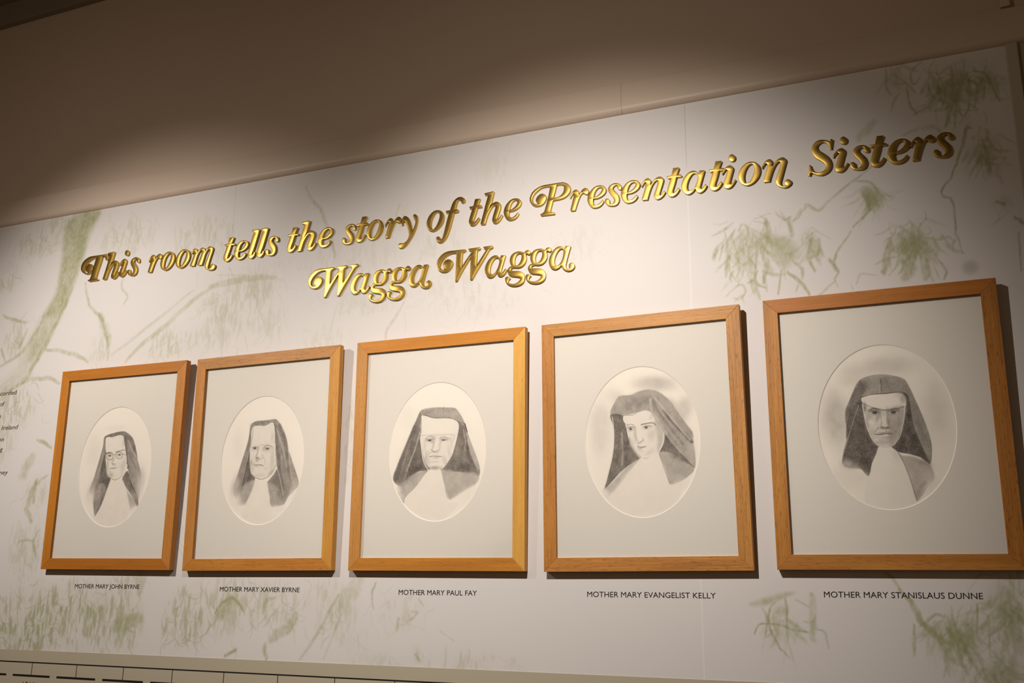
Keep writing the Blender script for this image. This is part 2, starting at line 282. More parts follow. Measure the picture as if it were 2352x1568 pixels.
# ------------------------------------------------------------------ the printed gum-tree mural, three drops of wallpaper
# stroke list in wall millimetres: S stroke, W wash, U bare paper, F hanging foliage, C leaf cluster, G grey scuff
MURAL = [
('F', 0.42, '-497 2763', 105, 65),
('F', 0.35, '-600 2648', 64, 65),
('F', 0.32, '-81 2731', 133, 85),
('F', 0.3, '247 2686', 157, 89),
('F', 0.3, '-404 2814', 83, 82),
('F', 0.34, '388 2463', 182, 84),
('F', 0.38, '149 2347', 105, 64),
('F', 0.34, '-138 2358', 56, 59),
('F', 0.3, '332 2372', 100, 69),
('F', 0.25, '480 2522', 97, 70),
('F', 0.22, '524 2381', 95, 54),
('F', 0.45, '-517 2421', 72, 78),
('F', 0.5, '-494 2195', 121, 104),
('F', 0.3, '-512 2079', 60, 88),
('F', 0.14, '787 2540', 209, 81),
('F', 0.16, '1086 2554', 110, 52),
('F', 0.15, '1143 2432', 161, 63),
('F', 0.14, '867 2412', 174, 52),
('F', 0.13, '1256 2750', 80, 53),
('F', 0.13, '956 2651', 58, 54),
('F', 0.14, '1211 2362', 157, 49),
('F', 0.2, '722 2283', 89, 78),
('F', 0.12, '1487 2501', 97, 73),
('F', 0.66, '-257 1516', 343, 103),
('F', 0.7, '-307 1489', 201, 77),
('F', 0.6, '24 1509', 185, 105),
('F', 0.5, '95 1597', 133, 75),
('F', 0.7, '-352 1436', 147, 38),
('F', 0.6, '-143 1582', 159, 64),
('F', 0.7, '298 1527', 110, 102),
('F', 0.5, '446 1576', 136, 95),
('F', 0.4, '624 1567', 101, 69),
('F', 0.4, '778 1569', 69, 79),
('F', 0.3, '-350 1726', 94, 121),
('F', 0.35, '-335 1903', 57, 56),
('F', 0.25, '850 1515', 67, 66),
('F', 0.24, '1005 1562', 77, 54),
('F', 0.2, '934 1430', 104, 27),
('F', 0.3, '1067 1451', 37, 26),
('F', 0.34, '1195 1450', 84, 36),
('F', 0.22, '1325 1439', 35, 20),
('F', 0.35, '243 1822', 23, 153),
('F', 0.3, '821 2026', 20, 159),
('F', 0.55, '2415 1541', 48, 94),
('F', 0.6, '2391 1460', 56, 25),
('F', 0.45, '2325 1539', 66, 52),
('F', 0.5, '2441 1645', 32, 44),
('W', 0.75, '-353 2828 -212 2850 -244 2760 -267 2660 -293 2582 -326 2504 -389 2490 -404 2502 -364 2579 -358 2697', 16.0),
('W', 0.42, '-404 2502 -327 2509 -365 2428 -406 2361 -449 2345 -439 2435', 24.5),
('W', 0.3, '-439 2435 -366 2433 -406 2361 -463 2277 -524 2246 -561 2229 -566 2254 -499 2329', 28.1),
('S', 0.55, '-293 2582 -326 2504 -365 2428 -400 2366 -463 2277 -524 2246', 15.7),
('S', 0.35, '-404 2502 -439 2435 -500 2369 -582 2336', 14.2),
('S', 0.3, '-269 2842 -282 2755 -303 2644', 32.1),
('U', 0.75, '285 2545 305 2514 208 2478 128 2424 20 2354 -63 2304 -125 2309 -37 2378 97 2442 204 2511', 12.8),
('S', 0.34, '299 2517 209 2470 129 2412 21 2347 -27 2301', 15.9),
('S', 0.2, '221 2514 43 2404 -91 2330', 11.3),
('S', 0.36, '283 2517 349 2523 426 2524 533 2520', 21.4),
('S', 0.2, '313 2551 424 2540', 9.3),
('S', 0.5, '-237 2590 -205 2512 -162 2478 -131 2435 -102 2360 -101 2317', 11.8),
('S', 0.3, '-155 2472 -127 2425 -102 2365', 26.7),
('S', 0.4, '-396 2381 -302 2363 -229 2342 -182 2318', 13.6),
('S', 0.42, '-475 2268 -417 2278 -338 2272 -297 2255', 13.7),
('S', 0.45, '-603 2517 -543 2493 -480 2479', 10.9),
('S', 0.4, '-475 2453 -499 2400 -507 2390', 12.5),
('S', 0.5, '-587 2397 -557 2349', 14.4),
('S', 0.3, '-74 2592 -75 2557 -46 2524 -61 2501', 8.4),
('U', 0.92, '155 1637 253 1637 233 1576 225 1515 219 1435 150 1433 153 1514', 11.2),
('U', 0.6, '813 1598 768 1515 728 1432 692 1424 745 1514 790 1605', 9.9),
('S', 0.35, '813 1598 760 1507 701 1428', 9.9),
('S', 0.3, '826 1546 778 1434', 9.8),
('S', 0.55, '409 1542 431 1570 465 1585 492 1567 514 1544', 8.0),
('S', 0.4, '461 1579 438 1555 425 1535', 34.7),
('S', 0.55, '603 1477 639 1497 666 1520 680 1543', 25.4),
('S', 0.6, '456 1429 489 1445', 15.6),
('S', 0.5, '589 1469 586 1450 597 1428', 12.7),
('S', 0.4, '573 1545 580 1576 612 1588', 10.4),
('S', 0.5, '48 1495 85 1508 137 1525', 42.6),
('S', 0.35, '-372 2023 -392 1991 -411 1954', 33.2),
('S', 0.5, '-338 1937 -357 1906 -363 1851 -344 1814', 19.5),
('S', 0.35, '-297 1954 -326 1942 -341 1924', 9.8),
('S', 0.4, '-385 1746 -354 1751 -322 1746', 8.0),
('S', 0.5, '-307 1781 -322 1746 -302 1701', 9.5),
('S', 0.45, '-349 1928 -347 1869', 19.5),
('S', 0.5, '-364 2072 -335 2066 -293 2045', 11.6),
('S', 0.34, '621 2803 645 2756 679 2714 695 2679 722 2620 736 2555', 11.8),
('S', 0.22, '977 2396 955 2360 929 2324 923 2295', 9.4),
('S', 0.2, '949 2692 945 2666', 14.0),
('S', 0.24, '875 1636 858 1613 834 1572 825 1561', 36.9),
('S', 0.4, '929 1629 919 1603 923 1562', 6.1),
('S', 0.35, '1036 1557 1053 1554 1032 1535', 7.0),
('S', 0.5, '1000 1542 997 1513', 14.1),
('S', 0.3, '1121 1512 1163 1487', 4.5),
('S', 0.4, '1053 1454 1068 1437', 11.5),
('S', 0.35, '1056 1590 1073 1572', 7.0),
('C', 0.62, '1935 2425', 84, 101, 60),
('W', 0.62, '1955 2462 1989 2453 2030 2444 2052 2412 2040 2384 2019 2372 2000 2396 1984 2428', 14.9),
('C', 0.55, '2082 2428', 26, 44, 18),
('S', 0.6, '1981 2492 1993 2453', 15.1),
('S', 0.55, '2038 2495 2037 2451', 17.0),
('S', 0.45, '2006 2515 2026 2493 2040 2499', 6.4),
('S', 0.45, '2046 2483 2065 2514', 6.4),
('S', 0.5, '1956 2417 1951 2343 1976 2322', 6.4),
('S', 0.55, '2025 2360 2051 2332 2072 2297', 8.3),
('S', 0.5, '2012 2365 2002 2304', 8.4),
('S', 0.5, '2040 2384 2062 2359 2061 2338', 7.3),
('S', 0.55, '2104 2434 2098 2398 2077 2386 2089 2352', 8.3),
('S', 0.45, '2050 2324 2043 2307', 6.2),
('S', 0.5, '1976 2392 1976 2370 1968 2334', 9.6),
('C', 0.66, '2307 2398', 64, 63, 55),
('W', 0.5, '2275 2393 2314 2406 2344 2398 2347 2370 2322 2359 2298 2366', 11.7),
('S', 0.6, '2260 2406 2251 2368 2240 2327', 15.9),
('S', 0.62, '2301 2362 2299 2338 2284 2305', 21.5),
('S', 0.6, '2337 2350 2331 2323 2324 2304', 15.4),
('S', 0.5, '2348 2373 2363 2337 2373 2318 2365 2299', 5.7),
('S', 0.5, '2348 2335 2357 2303', 4.8),
('S', 0.7, '2418 2569 2407 2557 2402 2540 2388 2525 2381 2506 2390 2495 2398 2491 2401 2476 2401 2449 2399 2403 2405 2395 2411 2359', 4.9),
('S', 0.55, '2398 2392 2394 2383 2389 2363', 4.8),
('S', 0.4, '2364 2399 2379 2399 2393 2389', 4.8),
('S', 0.7, '2454 2656 2443 2655 2437 2627 2422 2586 2415 2565', 5.9),
('S', 0.6, '2454 2656 2444 2651', 11.8),
('C', 0.6, '2423 2766', 87, 88, 50),
('C', 0.66, '2426 2749', 23, 77, 30),
('C', 0.5, '2297 2815', 34, 63, 14),
('C', 0.5, '2497 2768', 36, 66, 18),
('C', 0.55, '2478 2601', 35, 74, 26),
('C', 0.5, '2472 2576', 18, 32, 14),
('S', 0.55, '2363 2843 2338 2822 2342 2790 2359 2806', 5.2),
('S', 0.5, '2285 2845 2284 2795 2292 2770', 6.3),
('S', 0.55, '2326 2786 2328 2736 2340 2711', 5.1),
('S', 0.6, '2374 2784 2380 2752 2410 2728', 6.1),
('S', 0.5, '2456 2759 2456 2708 2432 2668', 4.0),
('S', 0.6, '2458 2778 2478 2762 2466 2702', 6.0),
('S', 0.6, '2472 2797 2493 2789 2505 2764 2521 2709', 5.9),
('S', 0.55, '2339 2713 2372 2724', 5.1),
('S', 0.3, '2248 2714 2227 2691 2206 2670', 18.9),
('S', 0.3, '2309 2664 2352 2675 2377 2674 2394 2653', 10.1),
('S', 0.42, '2236 2595 2181 2560 2129 2523 2105 2506 2082 2523 2075 2516 2057 2493 2046 2485', 7.4),
('C', 0.58, '2223 2521', 29, 37, 26),
('W', 0.55, '2207 2544 2229 2545 2247 2527 2249 2501 2226 2497', 8.2),
('S', 0.4, '2198 2566 2227 2556 2247 2527', 6.2),
('S', 0.6, '2229 2493 2208 2474 2180 2450', 6.1),
('S', 0.6, '2178 2442 2151 2406 2134 2372 2142 2346 2133 2326', 6.1),
('S', 0.4, '2133 2326 2102 2301 2092 2295', 6.1),
('S', 0.6, '2125 2379 2138 2348', 13.3),
('S', 0.35, '2133 2326 2141 2307', 6.1),
('S', 0.4, '1878 2314 1893 2331 1911 2340 1920 2324 1909 2304 1892 2309', 5.4),
('S', 0.35, '1898 2297 1913 2311 1922 2288', 5.3),
('S', 0.35, '1915 2479 1924 2492 1938 2475 1929 2431', 6.6),
('S', 0.35, '1920 2478 1928 2454', 19.7),
('S', 0.3, '2180 2310 2192 2333 2229 2325', 5.0),
('S', 0.3, '2165 2315 2170 2297', 5.0),
('S', 0.7, '2527 2391 2521 2304', 6.4),
('S', 0.6, '2489 2468 2500 2462 2508 2458', 6.6),
('S', 0.7, '2520 2429 2530 2418 2538 2410', 7.4),
('F', 0.35, '2498 2460', 26, 26),
('W', 0.62, '1901 1589 1962 1610 2000 1614 1977 1605 1958 1594 1925 1586', 7.6),
('S', 0.55, '1927 1581 1937 1560 1933 1519', 4.7),
('S', 0.55, '1944 1578 1940 1550 1949 1526 1965 1498 1984 1479', 4.7),
('S', 0.55, '1979 1605 1982 1579 1979 1523', 4.7),
('S', 0.5, '1958 1594 1940 1569 1944 1522', 4.7),
('S', 0.6, '1908 1523 1917 1542 1942 1546 1974 1542 1998 1536 2026 1534', 4.7),
('S', 0.5, '2042 1537 2059 1531 2063 1500', 4.6),
('S', 0.4, '2037 1611 2037 1568 2035 1513', 14.7),
('S', 0.4, '2002 1598 2029 1586', 7.4),
('W', 0.45, '1957 1582 1982 1585 1980 1568 1956 1566', 9.4),
('C', 0.42, '1968 1540', 47, 46, 20),
('S', 0.55, '2192 1658 2205 1646 2217 1622', 6.3),
('S', 0.62, '2217 1622 2241 1592 2255 1560 2281 1528 2315 1512', 12.1),
('S', 0.5, '2243 1553 2239 1512 2239 1489', 6.9),
('C', 0.6, '2316 1530', 66, 61, 55),
('S', 0.6, '2319 1555 2328 1529 2339 1498 2348 1481', 7.6),
('S', 0.6, '2367 1594 2362 1539', 7.6),
('S', 0.5, '2387 1571 2381 1488', 5.8),
('S', 0.55, '2272 1560 2285 1572 2301 1569', 6.0),
('C', 0.55, '2419 1584', 40, 78, 40),
('C', 0.55, '2391 1464', 48, 25, 30),
('G', 0.13, '2422 2322', 17)]
cv = Canvas(-1.079, 2.5435, 1.4225, RAIL_BOT, .0022)
n_streak = cv.noise(.007, .030, 3, 2); n_blot = cv.noise(.03, .05, 5, 3); n_fine = cv.noise(.006, .010, 8, 2); n_big = cv.noise(.25, .3, 9, 3)
rng = np.random.default_rng(12)
scuff = np.zeros_like(cv.D)
edge = .55 + .9 * n_fine
for it in MURAL:
    k, a, P = it[0], it[1], pairs(it[2], .001)
    if k == 'W':
        w, c = cv.cover_poly(P, it[3] * .001)
        if w is not None: cv.put(w, c * a * (.6 + .6 * n_blot[w[0], w[1]]) * (.75 + .5 * n_fine[w[0], w[1]]), .85)
    elif k == 'U':
        w, c = cv.cover_poly(P, it[3] * .001)
        if w is not None: cv.put(w, c * a, .02)
    elif k == 'S':
        Q = smooth_pts(P, False, 4); Q = Q + rng.normal(0, 1, Q.shape) * it[3] * .00010 + np.cumsum(rng.normal(0, 1, Q.shape), 0) * .0005
        cv.taper(.9, a * .95, it[3] * .00105, max(it[3] * .0005, .003), Q, 2, np.clip(edge * (.45 + 1.1 * n_blot), 0, 1.25), .35)
    elif k == 'F':
        (cx, cz), rx, rz = P[0], it[3] * .001, it[4] * .001
        w = cv.win(cx - 1.6 * rx, cx + 1.6 * rx, cz - 1.6 * rz, cz + 1.6 * rz)
        if w is None: continue
        q = ((w[2] - cx) / rx) ** 2 + ((w[3] - cz) / rz) ** 2; m = np.exp(-1.1 * q * q)
        lines = sstep((n_streak[w[0], w[1]] * .65 + n_blot[w[0], w[1]] * .35 + .28 * (m - 1) - .42) / .2)
        cv.put(w, np.clip(a * m * (.22 * n_blot[w[0], w[1]] + .62 * lines), 0, 1), .85)
        for _ in range(int(14 * min(3, rx * rz / .004))):
            s = np.array([cx + rng.normal() * rx * .5, cz + rng.normal() * rz * .5]); Q = [s]; ang = rng.normal() * .5
            for _k in range(5):
                ang += rng.normal() * .45; Q.append(Q[-1] + np.array([math.sin(ang), -math.cos(ang)]) * rng.uniform(.006, .014))
            cv.taper(.9, a * rng.uniform(.2, .65), rng.uniform(.002, .0045), .003, Q, 3)
    elif k == 'C':
        (cx, cz), rx, rz = P[0], it[3] * .001, it[4] * .001
        for _ in range(it[5] // 2):       # thin curling twigs
            s0 = np.array([cx + rng.normal() * rx * .42, cz + rz * .25 + rng.normal() * rz * .38]); Q = [s0]; ang = rng.normal() * .6 + (s0[0] - cx) / rx * .5
            curl = rng.normal() * .22
            for _k in range(rng.integers(3, 7)):
                ang += curl + rng.normal() * .25; Q.append(Q[-1] + np.array([math.sin(ang), -math.cos(ang)]) * rng.uniform(.07, .14) * rz)
            cv.taper(.95, a * rng.uniform(.25, .75), rng.uniform(.0022, .0042), .003, Q, 3, edge)
        for _ in range(it[5]):            # drooping sickle leaves
            s0 = np.array([cx + rng.normal() * rx * .40, cz + rz * .15 + rng.normal() * rz * .34]); ang = rng.normal() * .45 + (s0[0] - cx) / rx * .35; bend = rng.normal() * .35
            Q = [s0]
            for _k in range(3):
                ang += bend * .5; Q.append(Q[-1] + np.array([math.sin(ang), -math.cos(ang)]) * rng.uniform(.010, .024))
            cv.taper(.9, a * rng.uniform(.15, .6), rng.uniform(.004, .011), .004, Q, 3, edge * (.5 + n_blot), .1)
        for _ in range(it[5] // 4):
            cv.blob(.85, a * rng.uniform(.1, .35), cx + rng.normal() * rx * .3, cz + rng.normal() * rz * .28, rng.uniform(.008, .022), rng.uniform(.012, .034), rng.normal() * .5)
    elif k == 'G':
        cx, cz = P[0]; q = ((cv.X[None] - cx) ** 2 + (cv.Z[:, None] - cz) ** 2) / (it[3] * .001) ** 2; scuff += (a * np.exp(-q * q)).astype(np.float32)
ink = np.clip(cv.D * (.85 + .3 * n_fine), 0, 1)
bare = np.array((222, 216, 211.0)); green = np.array((154, 154, 108.0))
base = bare[None, None] * (1 + .010 * (n_big - .5))[..., None]
colr = base * (1 - ink[..., None]) + green * ink[..., None]
colr = colr * (1 - scuff[..., None])
for sx, hi in ((.356, 0), (1.791, .10)):        # hairline joints: a faint line, the right one with its edge highlight painted pale lower down
    j = int(np.argmin(abs(cv.X - sx))); up = sstep((2.70 - cv.Z) / .1)
    colr[:, j:j + 1] *= (1 - .05 * (1 - up * (hi > 0)) + hi * up)[:, None, None]
mural_cols = lin(np.clip(colr, 0, 255)).astype(np.float32)
cuts = [-1.079, .356, 1.791, 2.5435]
names = ['left drop of pale mural wallpaper with green gum-tree trunk, behind the two leftmost frames',
         'middle drop of pale mural wallpaper, nearly bare, between the two hairline joints',
         'right drop of pale mural wallpaper with hanging gum leaves, behind the rightmost frame']
for k in range(3):
    i0 = int(np.searchsorted(cv.X, cuts[k] + 1e-6)) if k else 0; i1 = int(np.searchsorted(cv.X, cuts[k + 1] - 1e-6))
    Xs = cv.X[i0:i1 + 1].copy() if k < 2 else cv.X[i0:].copy(); col = mural_cols[:, i0:i0 + len(Xs)]
    if k: Xs[0] = cuts[k] + .0001
    Xs[-1] = cuts[k + 1] - (.0001 if k < 2 else 0)
    o = link('mural_wallpaper', grid_mesh('mural_wallpaper', Xs, cv.Z, 0.0, col, .004), M_mural)
    tag(o, names[k], 'wallpaper', 'drops of mural wallpaper')
o = obj('mural_wallpaper', box_bm(2.5685, 3.6, 0, .004, .9, RAIL_BOT), mat('shade_toned_mural', rgb(168, 162, 140), .45, 0, .35))  # shadow right of the batten is put into this darker colour
tag(o, 'narrow shade-coloured sliver of wallpaper right of the vertical batten', 'wallpaper', 'drops of mural wallpaper')

# ------------------------------------------------------------------ text helper
def text_mesh(body, shear=0.0, bold=0.0, thick=.0004):
    cu = bpy.data.curves.new('text', 'FONT'); cu.body = body; cu.size = 1; cu.shear = shear; cu.offset = bold; cu.resolution_u = 4
    t = bpy.data.objects.new('text', cu); C.objects.link(t)
    me = bpy.data.meshes.new_from_object(t.evaluated_get(bpy.context.evaluated_depsgraph_get()))
    bpy.data.objects.remove(t); bpy.data.curves.remove(cu)
    co = np.empty(len(me.vertices) * 3, np.float32); me.vertices.foreach_get('co', co); co = co.reshape(-1, 3)
    return me, co
def place_text(name, body, x0, x1, z, cap, m, parent=None, shear=0.0, bold=0.0, right=None, slope=0.0, aspect=1.0):
    """capital height cap; stretched to run from x0 to x1, or right-aligned at 'right' with its own proportions"""
    me, co = text_mesh(body, shear, bold); CAP = .729
    s = cap / CAP; w0, w1 = co[:, 0].min(), co[:, 0].max()
    if right is None: kx = (x1 - x0) / (w1 - w0); X = x0 + (co[:, 0] - w0) * kx
    else: X = right + (co[:, 0] - w1) * s * aspect
    new = np.stack([X, np.full(len(X), 0, np.float32), z + co[:, 1] * s + (X - X.min()) * slope], 1).astype(np.float32)
    me.vertices.foreach_set('co', new.ravel()); me.update()
    bm = bmesh.new(); bm.from_mesh(me); bpy.data.meshes.remove(me)
    r = bmesh.ops.extrude_face_region(bm, geom=bm.faces[:]); 
    for v in [g for g in r['geom'] if isinstance(g, bmesh.types.BMVert)]: v.co.y -= .0005
    bmesh.ops.recalc_face_normals(bm, faces=bm.faces)
    return obj(name, bm, m, parent)

# name captions under the frames
for x0, x1, z, body, where in [
(-0.1265, 0.126, 1.6071, 'MOTHER MARY JOHN BYRNE', 'leftmost frame'),
(0.4204, 0.6889, 1.603, 'MOTHER MARY XAVIER BYRNE', 'second frame from the left'),
(0.9976, 1.2219, 1.5997, 'MOTHER MARY PAUL FAY', 'middle frame'),
(1.5151, 1.8243, 1.6, 'MOTHER MARY EVANGELIST KELLY', 'second frame from the right'),
(2.0625, 2.3791, 1.6052, 'MOTHER MARY STANISLAUS DUNNE', 'rightmost frame')]:
    tag(place_text('caption', body, x0, x1, z, .0132, M_black, bold=0), 'black capital-letter name caption on the wall below the ' + where, 'caption', 'name captions under the portraits')
# end of the paragraph at the left edge
para = tag(empty('wall_paragraph', (-.45, 0, 1.8)), 'dark grey italic paragraph on the wall left of the leftmost frame', 'text')
for body, xr, z, sl in [
('corded', -0.4841, 2.2312, 0),
('of', -0.5336, 2.1946, 0),
('n', -0.5435, 2.1539, 0),
('Ireland', -0.4571, 2.1132, 0),
('on', -0.5137, 2.075, 0),
('g', -0.5133, 2.0418, 0),
('ney', -0.4751, 1.9646, 0)]:
    t = place_text('text_line', body, 0, 0, z - 1.8, .0155, M_grey, para, shear=.16, right=xr + .45, aspect=1.27)

# ------------------------------------------------------------------ timeline strip along the bottom
tl = tag(empty('timeline_strip', (.7, 0, 1.0)), 'greige timeline strip with black ruled line and ticks along the wall bottom', 'timeline')
def tbox(name, x0, x1, z0, z1, m, d): return obj(name, box_bm(x0 - .7, x1 - .7, -d, (.004 if name == 'panel' else -.0010), z0 - 1, z1 - 1), m, tl)
tbox('panel', -1.079, 2.5435, .93, 1.4225, M_banner, .0010)
tbox('ruled_line', -1.079, 2.5435, 1.3858, 1.3893, M_black, .0014)
for k in range(-4, 13):
    x = -.2600 + .1795 * k + (0 if k < 0 else 0)
    tbox('tick', x - .001, x + .001, 1.352, 1.3858, M_black, .0014)
    tbox('bar', x - .076, x + .076, 1.346, 1.352, M_black, .0014)
for k, body in ((0, '1910'), (1, '1920')):
    x = -.2600 + .1795 * k
    t = place_text('year_number', body, x - .030 - .7, x + .021 - .7, 1.309 - 1, .023, M_black, tl); t.location.y = -.0010

